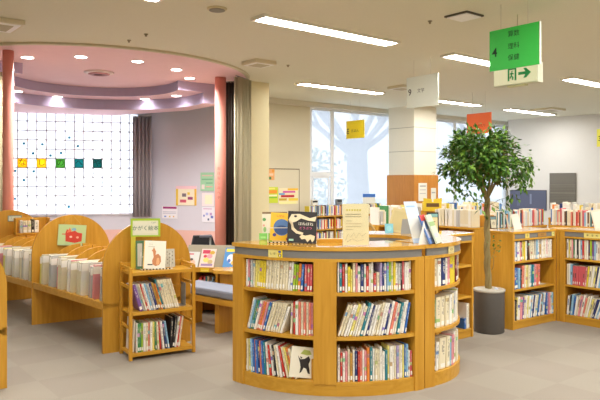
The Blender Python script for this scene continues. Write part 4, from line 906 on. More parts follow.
# bookcase under the window
pg = Vector((.183, 13.0, 0)); wG = 2.2
straight_case('bookcase standing below the wide window beside the pillar', pg, ug, wG, .3, .80, [.1, .25, .52], [(.02, .72), (.745, 1.45), (1.475, wG - .02)], strip=False, group='far bookcases')
for i, z in enumerate((.80, .52, .25)):
    for k, (x0, x1) in enumerate(((.03, .715), (.75, 1.445), (1.48, wG - .03))): far_row(pg, ug, x0, x1, z, (.185, .225), MIXED + ['cream', 'white', 'brown', 'navy blue'], 100 + i * 7 + k, (.014, .028), .14, .03)
for px, lab, c in ((321.5, 'small black and white marker box above the books below the window', (226, 224, 216)), (346, 'small grey marker box above the far books, beside the beige notice', (120, 126, 130))):
    s0 = (px - 309) / (387 - 309) * 2.2; p = pg + U * s0 + V * .22
    t = thing('marker_box', lab, 'marker', (p.x, p.y, .80), ug, 'marker boxes on the far bookcase')
    MB().box(-.075, .075, 0, .06, 0, .33).build('box', cmat(c), t); MB().box(-.065, .065, -.002, 0, .27, .31).build('label', INK, t)
p = pg + U * 2.0 + V * .27
display('picture_card', 'white card with blue top standing on the far bookcase by the pillar', 'card', Vector((p.x, p.y, .803)), .1, .08, .29, .43, .006, (222, 222, 214), [(R_(0, .82, 1, 1), (60, 110, 190)), (R_(.15, .2, .85, .5), (206, 206, 200))])
# H, I1 and I2: pale sets and mixed books behind the tree
Q = Vector((3.47, 9.0, 0)); sI = 1.68; pI = Q - U * sI
hI = .9
pI0 = pI; pI = pI + U * .31; sI -= .31
straight_case('far bookcase of mixed books behind the potted tree', pI, ug, sI, .3, hI, (.1, .3, .46, .67), [(.02, .68), (.7, sI - .02)], strip=False, group='far bookcases')
far_row(pI, ug, .17, sI - .02, hI, (.18, .235), MIXED, 201); far_row(pI, ug, .03, .4, .67, (.17, .2), PALE, 202); far_row(pI, ug, .03, .4, .46, (.14, .18), PALE, 203); far_row(pI, ug, .03, .4, .1, (.14, .165), PALE, 204)
aI2 = math.radians(-46)
straight_case('far bookcase of mixed books reaching the right edge', Q + Vector((.02, -.01, 0)), aI2, 1.7, .3, hI, (.1, .36, .62), [(.02, .85), (.87, 1.68)], strip=False, group='far bookcases')
far_row(Q + Vector((.02, -.01, 0)), aI2, .02, 1.68, hI, (.18, .235), MIXED + ['maroon', 'black', 'brown'], 205)
pH = pI0 + V * .66; aH = math.atan2(-V.y, -V.x); hH = .93
straight_case('far bookcase of white series volumes left of the potted tree', pH + U * .0, aH, .66, .3, hH, (.1, .36, .63), [(.02, .64)], strip=False, group='far bookcases')
far_row(pH, aH, .02, .64, hH, (.205, .22), ['white', 'cream', 'cream', 'white', 'pale grey'], 206, (.026, .036), .16)
t = thing('wooden_bookend', 'tall wooden end block behind the potted tree trunk', 'bookend', (pI0 + U * .40 + V * .04), ug); t.location.z = hI
MB().box(-.08, .08, 0, .2, 0, .17).build('block', WOOD, t)
p = pI0 + U * .40 - V * .01
display('framed_sign', 'small grey-framed sign leaning on the wooden end block', 'sign', Vector((p.x, p.y, hI + .002)), .4, .12, .1, .16, .006, (70, 76, 80), [(R_(.1, .06, .9, .74), (222, 216, 190)), (R_(.08, .78, .92, .93), (120, 160, 170))], [('の', .5, .42, .34, (80, 70, 60))])
# back row seen over the others
pJ = Q + V * 1.0 - U * 2.35
straight_case('rearmost long bookcase seen over the far books', pJ, ug, 2.9, .3, .94, (.1, .36, .63), [(.02, 1.4), (1.42, 2.88)], strip=False, group='far bookcases')
far_row(pJ, ug, .02, 2.86, .94, (.16, .26), PALE + ['yellow', 'blue', 'orange', 'white', 'cream'], 207, (.02, .05))
pK = Q + Vector((.45, 1.1, 0))
straight_case('rearmost bookcase along the white wall', pK, aI2, 1.7, .3, .94, (.1, .36, .63), [(.02, .85), (.87, 1.68)], strip=False, group='far bookcases')
far_row(pK, aI2, .02, 1.68, .94, (.17, .25), PALE + ['yellow', 'blue', 'orange', 'white', 'cream'], 208, (.02, .05))
o = far.build('far_books', FARB); ca = o.data.color_attributes.new('cover', 'FLOAT_COLOR', 'CORNER')
flat = []
for poly, c in zip(o.data.polygons, farcol): flat += [*c, 1.0] * poly.loop_total
ca.data.foreach_set('color', flat); tag(o, 'mixed rows of small books filling the far bookcases and the corner case at the right edge', 'books', None, 'stuff')
# yellow box card
p = pH + V * .16 + U * .12
t = thing('wooden_bookend', 'wooden end block carrying the yellow box card', 'bookend', (p.x, p.y, 0), aH); MB().box(-.12, .12, -.02, .2, 0, 1.11).build('block', WOOD, t)
t = thing('box_card', 'yellow open-topped box with a brown label left of the tree', 'box', (p.x + .04, p.y, 1.11), 0)
MB().box(-.12, .12, -.06, .06, 0, .12).build('box', mat('yellow_card', (226, 196, 50), .6), t, bevel=.003)
MB().prism([(-.125, -.06, .12), (-.01, -.06, .12), (-.01, -.06, .16), (-.125, -.06, .175)], (0, .003, 0)).build('flap', MATS['yellow_card'], t)
MB().prism([(.01, -.06, .12), (.125, -.06, .12), (.125, -.06, .175), (.01, -.06, .16)], (0, .003, 0)).build('flap', MATS['yellow_card'], t)
MB().box(-.085, .085, -.063, -.06, .055, .105).build('label', mat('brown_label', (110, 80, 44), .6), t)
# round-backed chair half hidden by the island
t = thing('chair', 'round-backed wooden chair with dark red seat behind the counter', 'chair', (.80, 7.15, 0), .4)
MB().lathe([(.2, 0), (.22, .03), (.2, .06)], (0, 0, .40)).build('seat', mat('dark_red_cushion', (120, 40, 40), .8), t)
MB().tube([(.21 * math.cos(a), .16, .42 + .62 * math.sin(a) ** .8 if 0 < a < math.pi else .42) for a in [math.pi * i / 18 for i in range(19)]], .018, 10).build('back_hoop', mat('pale_bent_wood', (206, 176, 112), .5), t)
MB().lathe([(.02, -.02), (.16, -.01), (.16, .02), (.02, .03)], (0, 0, 0)).build('back_pad', mat('brown_weave', (150, 126, 84), .8), t).matrix_basis = Matrix.Translation((0, .17, .78)) @ Matrix.Rotation(math.pi / 2, 4, 'X')
for x, y in ((.15, .15), (-.15, .15), (.15, -.15), (-.15, -.15)): MB().tube([(x * 1.1, y * 1.1, 0), (x, y, .41)], .016, 8).build('leg', MATS['pale_bent_wood'], t)

# ------------------------------------------------------------------ potted tree
TP = Vector((1.9, 6.43, 0))
t = thing('potted_tree', 'leafy potted tree with twisted trunk in a grey pot', 'tree', TP)
MB().lathe([(.14, 0), (.148, .01), (.15, .40), (.152, .425), (.14, .43), (.138, .40), (.05, .398)], n=40).build('pot', mat('dark_grey_pot', (92, 88, 84), .55), t)
MB().lathe([(.151, .405), (.156, .41), (.156, .428), (.14, .432)], n=40).build('pot_rim', mat('pale_pot_rim', (178, 174, 162), .5), t)
MB().lathe([(.139, .39), (.1, .402), (.02, .408)], n=24).build('soil', mat('pebbly_soil', (120, 104, 84), .9, .3, 60), t)
mb = MB()
for k in range(3):
    pts = [(-.02 * min(1, i / 6) + .017 * math.cos(i * .55 + k * 2.094), .017 * math.sin(i * .55 + k * 2.094), .39 + i * .05) for i in range(20)]
    mb.tube(pts, [.0205 - .0003 * i for i in range(20)], 8)
mb.build('trunk', mat('tree_bark', (140, 124, 80), .85, .2, 20), t)
rnd = random.Random(9); br = MB(); lv = MB(); LEAFC = []
top = Vector((-.02, 0, 1.36)); CC = Vector((-.065, 0, 1.645))
def leaf(p, d, ln):
    d = d.normalized(); sd = d.cross(Vector((rnd.gauss(0, .35), rnd.gauss(0, .35), 1))).normalized(); up = sd.cross(d).normalized(); wv = ln * .26
    pts = [p, p + d * ln * .45 + sd * wv - up * ln * .02, p + d * ln - up * ln * .18, p + d * ln * .45 - sd * wv - up * ln * .02, p + d * ln * .5 + up * ln * .03]
    lv.add(pts, [(0, 1, 4), (1, 2, 4), (2, 3, 4), (3, 0, 4)], rnd.choice((0, 0, 1, 2)), True)
def limb(p0, p1, r0, n=5, wob=.03):
    pts = [p0.lerp(p1, i / n) + (Vector((rnd.uniform(-wob, wob), rnd.uniform(-wob, wob), rnd.uniform(-wob, wob))) if 0 < i < n else Vector()) for i in range(n + 1)]
    br.tube(pts, [r0 * (1 - .6 * i / n) for i in range(n + 1)], 6); return pts
tips = []
for k in range(9):
    a = k * .698 + rnd.uniform(-.2, .2); e = rnd.uniform(.35, 1.0)
    q = CC + Vector((math.cos(a) * .27 * (1.2 - e * .5), math.sin(a) * .27 * (1.2 - e * .5), .02 + .22 * e))
    pts = limb(top + Vector((rnd.uniform(-.01, .01), rnd.uniform(-.01, .01), rnd.uniform(-.06, .0))), q, .013)
    for m_ in range(7):
        a2 = a + rnd.uniform(-.9, .9); el = rnd.uniform(-.12, 1.4)
        s2 = CC + Vector((math.cos(a2) * math.cos(el) * .43, math.sin(a2) * math.cos(el) * .43, math.sin(el) * .38))
        st = rnd.choice(pts[2:]); tips.append(limb(st, s2, .006, 4, .025))
for q in tips:
    for k in range(66):
        f = rnd.random() ** .6; i = min(int(f * 4), 3); p = q[i].lerp(q[i + 1], f * 4 - i) + Vector((rnd.gauss(0, .035), rnd.gauss(0, .035), rnd.gauss(0, .03)))
        d = (p - CC); leaf(p, d.normalized() * .7 + Vector((rnd.gauss(0, .5), rnd.gauss(0, .5), rnd.gauss(-.35, .4))), rnd.uniform(.045, .075))
# a loose hanging tuft on the left and lower right
for c0, n in ((Vector((-.36, -.08, 1.5)), 60), (Vector((-.4, 0, 1.62)), 60), (Vector((.3, -.08, 1.56)), 60), (Vector((.38, 0, 1.62)), 50), (Vector((.2, -.1, 1.38)), 14), (Vector((-.2, -.1, 1.36)), 12), (Vector((-.14, -.12, 1.25)), 9), (Vector((.13, -.1, 1.26)), 10), (Vector((-.3, -.1, 1.42)), 26), (Vector((.32, -.05, 1.45)), 26)):
    limb(top + Vector((0, 0, .1)) if c0.z > 1.45 else top - Z * .1, c0, .004, 4, .03)
    for k in range(n):
        p = c0 + Vector((rnd.gauss(0, .05), rnd.gauss(0, .05), rnd.gauss(0, .05))); leaf(p, Vector((rnd.gauss(0, .6), rnd.gauss(0, .6), rnd.gauss(-.6, .4))), rnd.uniform(.045, .075))
# shoot near the foot
br0 = br; br = MB(); sh = limb(Vector((.02, -.03, .62)), Vector((.03, -.1, .83)), .004, 4, .02)
for k in range(26): leaf(Vector((.03 + rnd.gauss(0, .035), -.1, .86 + rnd.gauss(0, .05))), Vector((rnd.gauss(0, .6), rnd.gauss(0, .4), rnd.gauss(0, .5))), rnd.uniform(.03, .045))
br.build('side_shoot', MATS['tree_bark'], t); br0.build('branches', MATS['tree_bark'], t)
def leafmat(n, c):
    m_ = mat(n, c, .45, .15, 20); return m_
lv.build('foliage', [leafmat('leaf_green', (78, 122, 40)), leafmat('leaf_dark', (52, 92, 32)), leafmat('leaf_light', (116, 152, 58))], t)
t = thing('plant_label', 'small crumpled white and blue tag in the grey pot', 'tag', TP + Vector((.055, -.06, .41)))
MB().prism([(-.02, 0, 0), (.02, 0, 0), (.025, .01, .025), (0, 0, .04), (-.02, .01, .03)], (0, .006, 0)).build('tag', mat('pale_blue_tag', (206, 214, 236), .4), t)

# ------------------------------------------------------------------ picture book bins with arched ends
PH, PWD = 1.145, .82
aP = math.radians(33); PD = Vector((math.cos(aP), math.sin(aP), 0)); PT = .03
def arch_panel(root, left, name='end_panel'):
    r = PWD / 2; pts = [left, left + PD * PWD] + [left + PD * (r + r * math.cos(a)) + Z * (PH - r + r * math.sin(a)) for a in [math.pi * i / 36 for i in range(37)]]
    nrm = Vector((-PD.y, PD.x, 0)) * PT
    mb = MB(); mb.prism(pts, nrm, 0); o = mb.build(name, WOOD, root, world=True, bevel=.004); return o
PL = [Vector((-4.02, 7.88, 0)), Vector((-2.81, 6.71, 0)), Vector((-1.718, 5.58, 0))]
binr = thing('picture_book_bin', 'long honey wood picture book bin with three arched panels', 'book bin', PL[1])
for q in PL: arch_panel(binr, q)
BZ = .43
def trough(root, a, b_):
    """from panel a to panel b, both given by their left base corners"""
    T = (b_ - a).normalized(); back = Vector((-PD.y, PD.x, 0)) * PT; a2 = a + back * 1.02
    q = lambda p, w2, z: p + PD * w2 + Z * z
    mb = MB(); mb.prism([q(a2, .02, BZ - .03), q(a2, PWD - .02, BZ - .03), q(b_, PWD - .02, BZ - .03), q(b_, .02, BZ - .03)], Z * .03); mb.build('bin_floor', WOODH, root, world=True)
    mb = MB(); mb.prism([q(a2, .0, BZ - .045), q(a2, .03, BZ - .045), q(b_, .03, BZ - .045), q(b_, .0, BZ - .045)], Z * .06); mb.build('front_lip', WOODH, root, world=True, bevel=.004)
    mb = MB(); mb.prism([q(a2, PWD - .03, BZ - .045), q(a2, PWD, BZ - .045), q(b_, PWD, BZ - .045), q(b_, PWD - .03, BZ - .045)], Z * .06); mb.build('rear_lip', WOODH, root, world=True)
    mb = MB(); mb.prism([q(a2, PWD / 2 - .01, BZ), q(a2, PWD / 2 + .01, BZ), q(b_, PWD / 2 + .01, BZ), q(b_, PWD / 2 - .01, BZ)], Z * .36); mb.build('middle_board', WOODH, root, world=True)
    L_ = (b_ - a2).length; n = 7
    for i in range(1, n):
        c = a2 + T * (L_ * i / n); w2 = PWD / 2 - .012; x0 = .09
        pts = [q(c, x0, BZ), q(c, w2, BZ), q(c, w2, BZ + .42)] + [q(c, x0 + (w2 - x0) * (1 - math.sin(t_)), BZ + .15 + .27 * math.cos(t_)) for t_ in [math.pi / 2 * k / 12 for k in range(1, 13)]]
        mb = MB(); mb.prism(pts, T * .014); mb.build('divider', WOOD, root, world=True)
        pts = [q(c, PWD - .09 + 0 * 0, BZ), q(c, PWD / 2 + .012, BZ), q(c, PWD / 2 + .012, BZ + .42)] + [q(c, PWD - .09 - (w2 - x0) * (1 - math.sin(t_)), BZ + .15 + .27 * math.cos(t_)) for t_ in [math.pi / 2 * k / 12 for k in range(1, 13)]]
        mb = MB(); mb.prism(pts, T * .014); mb.build('divider', WOOD, root, world=True)
    return T, L_
trough(binr, PL[0], PL[1]); Tt, Lt = trough(binr, PL[1], PL[2])
rnd = random.Random(77)
def bin_books(a, b_, seed, where, s0, s1, group):
    r2 = random.Random(seed); T = (b_ - a).normalized(); Nn = PD; n = 0; L_ = (b_ - a).length; step = L_ / 7; s = s0
    XP = Vector((PD.y, -PD.x, 0)); sk = 1 / XP.dot(T); tl = .15
    while s < s1:
        f = (s % step) / step
        if f < .12 or f > .56: s += .006; tl = math.radians(r2.uniform(7, 10)); continue
        t_ = r2.uniform(.014, .034); h = r2.uniform(.295, .335); cn = r2.choice(['cream', 'white', 'cream', 'pale grey', 'cream', 'ochre', 'pale yellow', 'cream', 'pale grey', 'white', 'pale grey', 'cream', 'pink', 'white'])
        pos = a + T * (s + t_ / 2) + Nn * (.04 + r2.uniform(0, .02)) + Z * (BZ + .002 + t_ * .1)
        lab = '%s picture book, %s along %s' % (cn, ORD[n], where)
        o = place_book(pos, XP, Nn, tl, t_, h, .27, cn, lab, group, True, False, 'picture_book', 'picture book')
        q = MB(); q.box(-t_ / 2 - .0008, t_ / 2 + .0008, -.0016, .06, h * .74, h * .96); q.build('white_wrapper', WHITE, o)
        s += t_ * sk + r2.uniform(.004, .01); n += 1
bin_books(PL[1], PL[2], 4, 'the bin between the second and third arches', .06, (PL[2] - PL[1]).length - .03, 'picture books in the near bin')
bin_books(PL[0], PL[1], 6, 'the bin behind the arch with the red picture', .35, (PL[1] - PL[0]).length - .03, 'picture books in the far bin')
# foreground bin, only its arched end shows
nl = Vector((-2.133, 4.66, 0)) - PD * PWD
b2r = thing('picture_book_bin', 'arched wooden bin end cut off at the left edge', 'book bin', nl)
arch_panel(b2r, nl); trough(b2r, nl + Vector((-.85, .88, 0)), nl)
# hung picture on the second arch
pnl = Vector((-PD.y, PD.x, 0))
def on_panel(left, w2, z, off=.004): return left + PD * w2 + Z * z - pnl * off
HP = on_panel(PL[1], .39, .815, .036)
t = display('hanging_picture', 'green picture card with a red brick shape hung on the second arch', 'picture', HP, aP - .12, 0, .285, .225, .008, (186, 208, 150),
            [([(.28, .2), (.62, .13), (.86, .22), (.86, .6), (.68, .64), (.6, .72), (.46, .66), (.3, .78), (.26, .6)], (206, 66, 50)), (disc(.56, .78, .08, .07), (130, 180, 206)), ([(.3, .6), (.4, .86), (.48, .68)], (226, 120, 90)), (R_(.14, .52, .28, .56), (206, 66, 50)), (disc(.46, .42, .05, .05), (240, 200, 180)), (disc(.7, .4, .05, .05), (240, 180, 150))], roll=.07)
ap = on_panel(PL[1], PWD / 2, PH + .002, .01); inv = t.matrix_basis.inverted()
MB().tube([(-.09, .002, .225), tuple(inv @ ap), (.09, .002, .225)], .0016, 5).build('string', mat('pale_string', (206, 180, 110), .8), t)
display('label_card', 'framed grey-green name card on the far arch', 'label card', on_panel(PL[0], .47, 1.0, .006), aP, 0, .165, .075, .004, (110, 146, 140), [(R_(.06, .12, .94, .88), (206, 210, 190))], [('えほん', .5, .5, .5, (150, 160, 146))], 'name cards')
# small open box of books standing on the far bin
pbx = PL[0] + PD * .55 + (PL[1] - PL[0]).normalized() * .35 + Z * (BZ + .424)
t = thing('wooden_box', 'small wooden box standing on the far bin behind the second arch', 'box', pbx, aP)
MB().box(-.2, .2, 0, .012, 0, .02).build('front_board', WOODH, t); MB().box(-.2, .2, .16, .172, 0, .2).build('back_board', WOOD, t); MB().box(-.2, .2, .012, .16, 0, .012).build('floor_board', WOODH, t); MB().box(-.2, -.188, .012, .16, 0, .2).build('side_board', WOOD, t); MB().box(.188, .2, .012, .16, 0, .2).build('side_board', WOOD, t)
fbx = line_frame((pbx.x, pbx.y), aP)
row(fbx, -.15, pbx.z + .012, [('pale grey', .03, .16, 0), ('cream', .05, .15, 0), ('cream', .04, .15, 0), ('black', .03, .17, 0), ('white', .05, .15, 0)], 'books in the wooden box', 'the small wooden box', .1, 1.1, seed=61, smax=.18, inset=.03)
t = thing('storage_box', 'tall dark blue box by the story room wall, behind the second arch', 'box', (-4.62, 11.6, 0), .2)
MB().box(-.09, .09, 0, .2, 0, .80).build('body', mat('dark_blue_box', (50, 62, 100), .5), t, bevel=.004); MB().box(-.06, .06, -.002, 0, .68, .76).build('label', cmat((110, 130, 180)), t)

# ------------------------------------------------------------------ small display rack in front of the third arch
aR = math.radians(31); RX = Vector((math.cos(aR), math.sin(aR), 0)); RY = Vector((-RX.y, RX.x, 0)); rp = gp(130.5, 361); rw, rdp = .56, .28
rk = thing('book_rack', 'small wooden three-shelf rack in front of the third arch', 'book rack', rp, aR)
for x, y, h in ((0, 0, .775), (rw, 0, .775), (0, rdp, .80), (rw, rdp, .80)):
    MB().box(x - .014, x + .014, y - .014, y + .014, 0, h).build('post', WOOD, rk, bevel=.003)
for z in (.055, .40, .735):
    sh_ = MB().box(.0, rw, .0, rdp, z - .018, z).build('shelf', WOODH, rk, bevel=.002)
    MB().box(.014, rw - .014, -.013, .0, z - .024, z + .006).build('front_rail', WOODH, sh_, bevel=.002)
for x in (0, rw):
    for z in (.27, .61, .77): MB().box(x - .007, x + .007, .014, rdp - .014, z - .012, z + .012).build('side_rail', WOODH, rk)
for z in (.2, .55, .78): MB().box(.014, rw - .014, rdp - .007, rdp + .007, z - .012, z + .012).build('back_rail', WOODH, rk)
fR = line_frame(rp, aR)
WR = 'the small rack'
sp = [('purple', .03, .235, -12), ('pale grey', .016, .24, -12), ('cream', .016, .24, -13), ('red', .012, .24, -13), ('white', .018, .24, -14), ('light blue', .016, .24, -15), ('pale grey', .022, .235, -16), ('navy blue', .02, .24, -17), ('ochre', .022, .24, -18), ('orange', .014, .23, -18), ('teal', .014, .27, -20)] + rep('cream', 6, .02, .265, -22)
row(fR, .02, .40, [(c, t_, h, -17) for c, t_, h, _ in sp],  'books on the middle rack shelf', 'middle shelf of ' + WR, .18, 1.0, seed=71, smax=rw - .06, inset=.02)
sp = [('white', .012, .25, 0), ('green', .018, .24, 0), ('green', .014, .245, 0), ('lime green', .014, .24, 0), ('white', .02, .24, 0), ('cream', .02, .24, 0), ('salmon', .014, .24, 0), ('white', .02, .245, 0), ('pale yellow', .018, .245, 0), ('green', .012, .24, -2), ('cream', .018, .24, -3), ('red', .012, .24, -4), ('white', .02, .24, -6), ('navy blue', .014, .24, -8), ('light blue', .016, .24, -9), ('black', .022, .26, 3), ('black', .02, .265, 6), ('white', .016, .265, 8), ('red', .012, .265, 8), ('cream', .014, .265, 8)]
row(fR, .055, .055, sp, 'books on the lowest rack shelf', 'lowest shelf of ' + WR, .18, 1.0, seed=72, smax=rw - .06, inset=.02)
pp, T, Nn = fR(.0)
display('display_book', 'white book with a landscape photo at the left end of the rack', 'book', rp + RX * .03 + RY * .145 + Z * .057, aR - math.pi / 2, .05, .2, .27, .012, (230, 226, 216), [(R_(.3, .35, .9, .55), (120, 150, 90)), (R_(.3, .5, .9, .58), (150, 180, 210)), (R_(.4, .35, .8, .44), (206, 180, 60))], (), 'face-out books')
t = thing('metal_bookend', 'grey metal bookend at the right of the middle rack shelf', 'bookend', rp + RX * (rw - .045) + RY * .08 + Z * .401, aR)
MB().box(-.08, .0, 0, .11, 0, .003).build('base', GREYM, t); MB().box(0, .003, 0, .11, 0, .2).build('plate', GREYM, t)
# rack top: rabbit book on a wire stand and the lettered sign
zt_ = .737
p = rp + RX * .235 + RY * .10 + Z * zt_
book_stand('wire stand on top of the small rack', rp + RX * .26 + RY * .10 + Z * zt_, aR * .7, .26)
display('display_book', 'white picture book with a brown squirrel on the small rack', 'book', p + Z * .007, .3, .22, .19, .245, .014, (234, 230, 214),
        [([(.42, .16), (.4, .3), (.46, .42), (.42, .6), (.36, .66), (.42, .7), (.46, .78), (.5, .7), (.56, .62), (.54, .5), (.66, .54), (.78, .44), (.8, .26), (.72, .14), (.56, .1)], (196, 130, 84)), ([(.58, .16), (.6, .38), (.7, .4), (.74, .24), (.68, .14)], (222, 170, 120)), (R_(.2, .13, .42, .17), (70, 70, 70)), (R_(.2, .78, .5, .8), (190, 186, 170)), (R_(.0, .0, .04, 1), (226, 180, 90))],
        [('りす', .32, .86, .07, (150, 146, 130))], 'face-out books', roll=.06)
display('wire_mesh_rest', 'grey patterned back rest beside the squirrel book', 'book rest', rp + RX * .40 + RY * .17 + Z * (zt_ + .002), .35, .25, .1, .165, .006, (190, 186, 170), [(R_(x, z, x + .09, z + .06), (130, 124, 108)) for i, x in enumerate((.08, .3, .52, .74)) for z in [(.1 + .2 * k + (.1 if i % 2 else 0)) for k in range(4)]])
t = display('rack_sign', 'lime green framed sign with dark green lettering above the rack', 'sign', rp + RX * .19 + RY * .2 + Z * (zt_ + .002), .12, .02, .256, .44, .004, (168, 200, 60), [(R_(.07, .665, .93, .955), (226, 226, 196)), (R_(.12, .70, .88, .93), (232, 230, 206))], [('かがく絵本', .5, .80, .103, (24, 96, 70)), ('えほん', .78, .915, .036, (70, 110, 90))], z_from=.28)
MB().box(-.125, -.085, 0, .004, 0, .28).build('leg', mat('sign_leg', (206, 190, 60), .5), t)
# green tassel-like book edge beside the sign leg
display('display_book', 'thin dark green book behind the squirrel book', 'book', rp + RX * .17 + RY * .17 + Z * (zt_ + .002), .3, .2, .14, .25, .01, (70, 110, 66), [(R_(.1, .1, .4, .9), (190, 186, 170))], (), 'face-out books')

# ------------------------------------------------------------------ reading corner behind: bench, magazine stand, desk, black chair
be0 = Vector((-1.32, 6.70, 0)); bdv = Vector((.76, -.65, 0)).normalized(); bb_ = Vector((.65, .76, 0)).normalized()
t = thing('bench', 'low wooden bench with a blue-grey cushion', 'bench', be0, math.atan2(bdv.y, bdv.x))
MB().box(0, 1.15, 0, .34, .36, .44).build('cushion', mat('blue_grey_fabric', (132, 138, 154), .9, .06, 80), t, bevel=.02)
MB().box(0, 1.15, -.01, .35, .30, .355).build('seat_board', WOODH, t, bevel=.004)
for x in (.0, .55, 1.03): MB().box(x + .03, x + .09, .05, .31, 0, .30).build('leg', WOOD, t)
# magazine stand
ms = Vector((-1.36, 7.22, 0)); mdir = math.radians(-9)
t = thing('magazine_stand', 'low sloped magazine stand behind the bench', 'magazine stand', ms, mdir)
GREYB = mat('stand_back', (150, 142, 122), .6)
MB().box(0, .62, 0, .34, .50, .53).build('ledge', WOODH, t); MB().box(0, .62, -.012, .0, .49, .545).build('front_lip', WOODH, t)
MB().prism([(0, .12, .53), (0, .32, .76), (0, .34, .76), (0, .14, .53)], (.62, 0, 0)).build('sloped_back', GREYB, t)
for x in (0, .16, .42, .60): MB().box(x, x + .025, .0, .34, 0, .50).build('upright', WOOD, t)
MB().box(.0, .62, .02, .32, .16, .18).build('shelf', WOODH, t); MB().box(0, .62, .32, .34, 0, .5).build('back_panel', WOOD, t)
tM = Matrix.Translation(ms) @ Matrix.Rotation(mdir, 4, 'Z')
def mag(label, x, w2, h, c, art):
    return display('magazine', label, 'magazine', tM @ Vector((x, .065, .533)), mdir, .62, w2, h, .005, c, art, (), 'magazines on the sloped stand')
mag('pale grey and pink magazine at the left of the sloped stand', .10, .17, .2, (206, 208, 206), [(disc(.55, .28, .26, .22), (226, 180, 160)), (R_(.1, .8, .6, .9), (200, 120, 130)), (disc(.5, .5, .12, .08), (90, 80, 76))])
mag('colourful flowery magazine in the middle of the sloped stand', .29, .17, .24, (226, 204, 196), [(R_(.08, .74, .6, .94), (196, 60, 90)), (disc(.75, .8, .18, .1), (196, 160, 60)), (disc(.6, .6, .2, .12), (226, 150, 160)), (disc(.4, .4, .2, .12), (226, 206, 110)), (disc(.7, .3, .18, .12), (190, 170, 120)), (R_(.1, .08, .9, .2), (150, 130, 170)), (disc(.3, .6, .12, .08), (200, 70, 90))])
mag('blue and yellow comic magazine at the right of the sloped stand', .56, .16, .26, (70, 136, 200), [(R_(.1, .8, .95, .95), (232, 206, 70)), (disc(.5, .45, .28, .22), (226, 226, 226)), (disc(.4, .35, .12, .1), (70, 110, 190)), (disc(.7, .25, .14, .1), (226, 190, 90))])
display('label_card', 'bright yellow card on the ledge of the magazine stand', 'label card', tM @ Vector((.30, -.016, .492)), mdir, 0, .1, .045, .002, (236, 206, 50), [(R_(.1, .3, .9, .5), (246, 226, 120))])
row(line_frame(tuple((tM @ Vector((.19, 0, 0)))[:2]), mdir), 0, .18, mix(random.Random(3), 14, MIXED, h=(.2, .26)), 'books under the magazine stand', 'the shelf under the magazine stand', .16, 1.0, seed=81, smax=.22, inset=.04)
# curved reading desk
t = thing('reading_desk', 'honey wood desk with a rounded corner beside the curved bookcase', 'desk', (-.72, 6.98, 0), -.2)
pts = [(.5, -.22, .53), (.5, .2, .53), (-.02, .2, .53)] + [(-.12 + .1 * math.cos(a) * -1 - .0, -.05 + .17 * math.sin(a), .53) for a in [math.pi / 2 * i / 8 for i in range(8, -1, -1)]] + [(-.15, -.22, .53)]
MB().prism([(.6, -.3, .53), (.6, .08, .53), (.02, .08, .53), (-.1, .04, .53), (-.19, -.06, .53), (-.19, -.17, .53), (-.14, -.25, .53)], (0, 0, .035)).build('desk_top', WOODT, t, bevel=.006)
MB().box(-.1, .5, -.18, -.15, .0, .53).build('front_panel', WOOD, t); MB().box(-.1, -.075, -.15, .03, 0, .53).build('side_panel', WOOD, t)
# black chair
t = thing('office_chair', 'black swivel chair with armrests beside the salmon column', 'chair', (-1.22, 8.6, 0), .5); t.scale = (.80, .80, .80)
FAB = mat('black_fabric', (34, 34, 38), .85, .1, 40)
MB().box(-.22, .22, -.22, .22, .42, .5).build('seat', FAB, t, bevel=.03)
MB().prism([(-.19, .2, .52), (.19, .2, .52), (.21, .26, .78), (.16, .29, .95), (-.16, .29, .95), (-.21, .26, .78)], (0, .06, .01)).build('backrest', FAB, t, bevel=.02)
for s_ in (-1, 1): MB().tube([(.24 * s_, .1, .46), (.27 * s_, .1, .6), (.27 * s_, -.02, .72), (.26 * s_, -.2, .72)], .02, 8).build('armrest', FAB, t)
MB().tube([(0, 0, .08), (0, 0, .42)], .03, 10).build('stem', GREYM, t)
for k in range(5): a = k * 1.2566; lg = MB().tube([(0, 0, .08), (.28 * math.cos(a), .28 * math.sin(a), .05)], .018, 8).build('leg', BLACK, t); MB().lathe([(.02, 0), (.03, .015), (.03, .035), (.02, .05)], (.28 * math.cos(a), .28 * math.sin(a), 0), 12).build('caster', BLACK, lg)
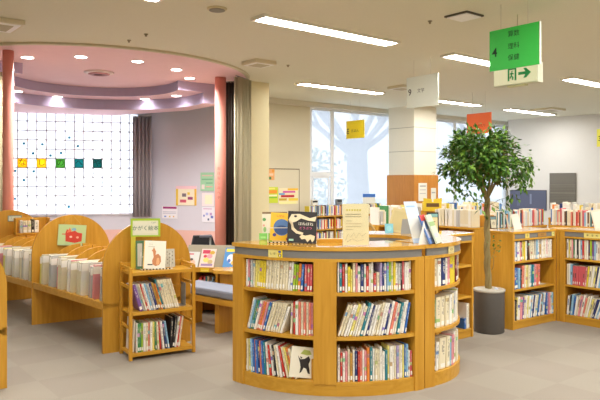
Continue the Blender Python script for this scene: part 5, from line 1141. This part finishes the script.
t = thing('tablet_arm', 'flat grey arm board sticking out above the black chair', 'arm board', (-1.14, 8.1, 0), 0)
MB().box(-.13, .02, -.02, .05, .80, .825).build('board', mat('slate_board', (96, 100, 116), .5), t); MB().tube([(0, .03, 0), (0, .03, .80)], .012, 8).build('post', GREYM, t)

# ------------------------------------------------------------------ curtains
def curtain(label, p0, p1, z0, z1, c, folds, amp, name='curtain', group=None):
    p0, p1 = Vector(p0), Vector(p1); d = p1 - p0; n = Vector((-d.y, d.x, 0)).normalized(); N_ = folds * 8
    t = thing(name, label, 'curtain', (p0 + p1) / 2 * 1.0, 0, group); t.location.z = 0
    mb = MB(); a = []
    for k in range(N_ + 1):
        f = k / N_; ph = f * folds * 2 * math.pi; a.append(p0 + d * f + n * (amp * math.sin(ph) + amp * .3 * math.sin(ph * 2.3 + 1)))
    for i in range(N_): mb.add([a[i] + Z * z0, a[i + 1] + Z * z0, a[i + 1] + Z * z1, a[i] + Z * z1], [(0, 1, 2, 3)], 0, True)
    mm = mat('cloth_%d_%d_%d' % c, c, .9, .06, 60); o = mb.build('cloth', mm, t, world=True)
    md = o.modifiers.new('thickness', 'SOLIDIFY'); md.thickness = .004
    MB().tube([p0 + Z * (z1 + .012), p1 + Z * (z1 + .012)], .01, 8).build('rail', GREYM, t, world=True)
    return t
kx = lambda px, Y: ((px - 300) / F * Y * K, Y * K, 0)
curtain('grey pleated curtain drawn beside the glass block window', kx(132.5, 9.12), kx(151.5, 9.18), zz(1.0), zz(2.43), (178, 170, 176), 5, .045)
curtain('beige curtain gathered against the cream pillar', kx(236, 7.02), kx(248.5, 7.32), .03, CEIL - .06, (186, 178, 150), 4, .05)
curtain('curtain back with shade painted dark brown, gathered beside the salmon column', kx(224.5, 7.48), kx(239, 7.42), .03, CEIL - .06, (84, 74, 66), 5, .04)  # dark cloth colour has the shade on the curtain's back side painted in
curtain('olive grey curtain gathered outside the left salmon column', kx(-12, 6.4), kx(3.0, 6.32), .03, CEIL - .06, (150, 140, 112), 4, .05)
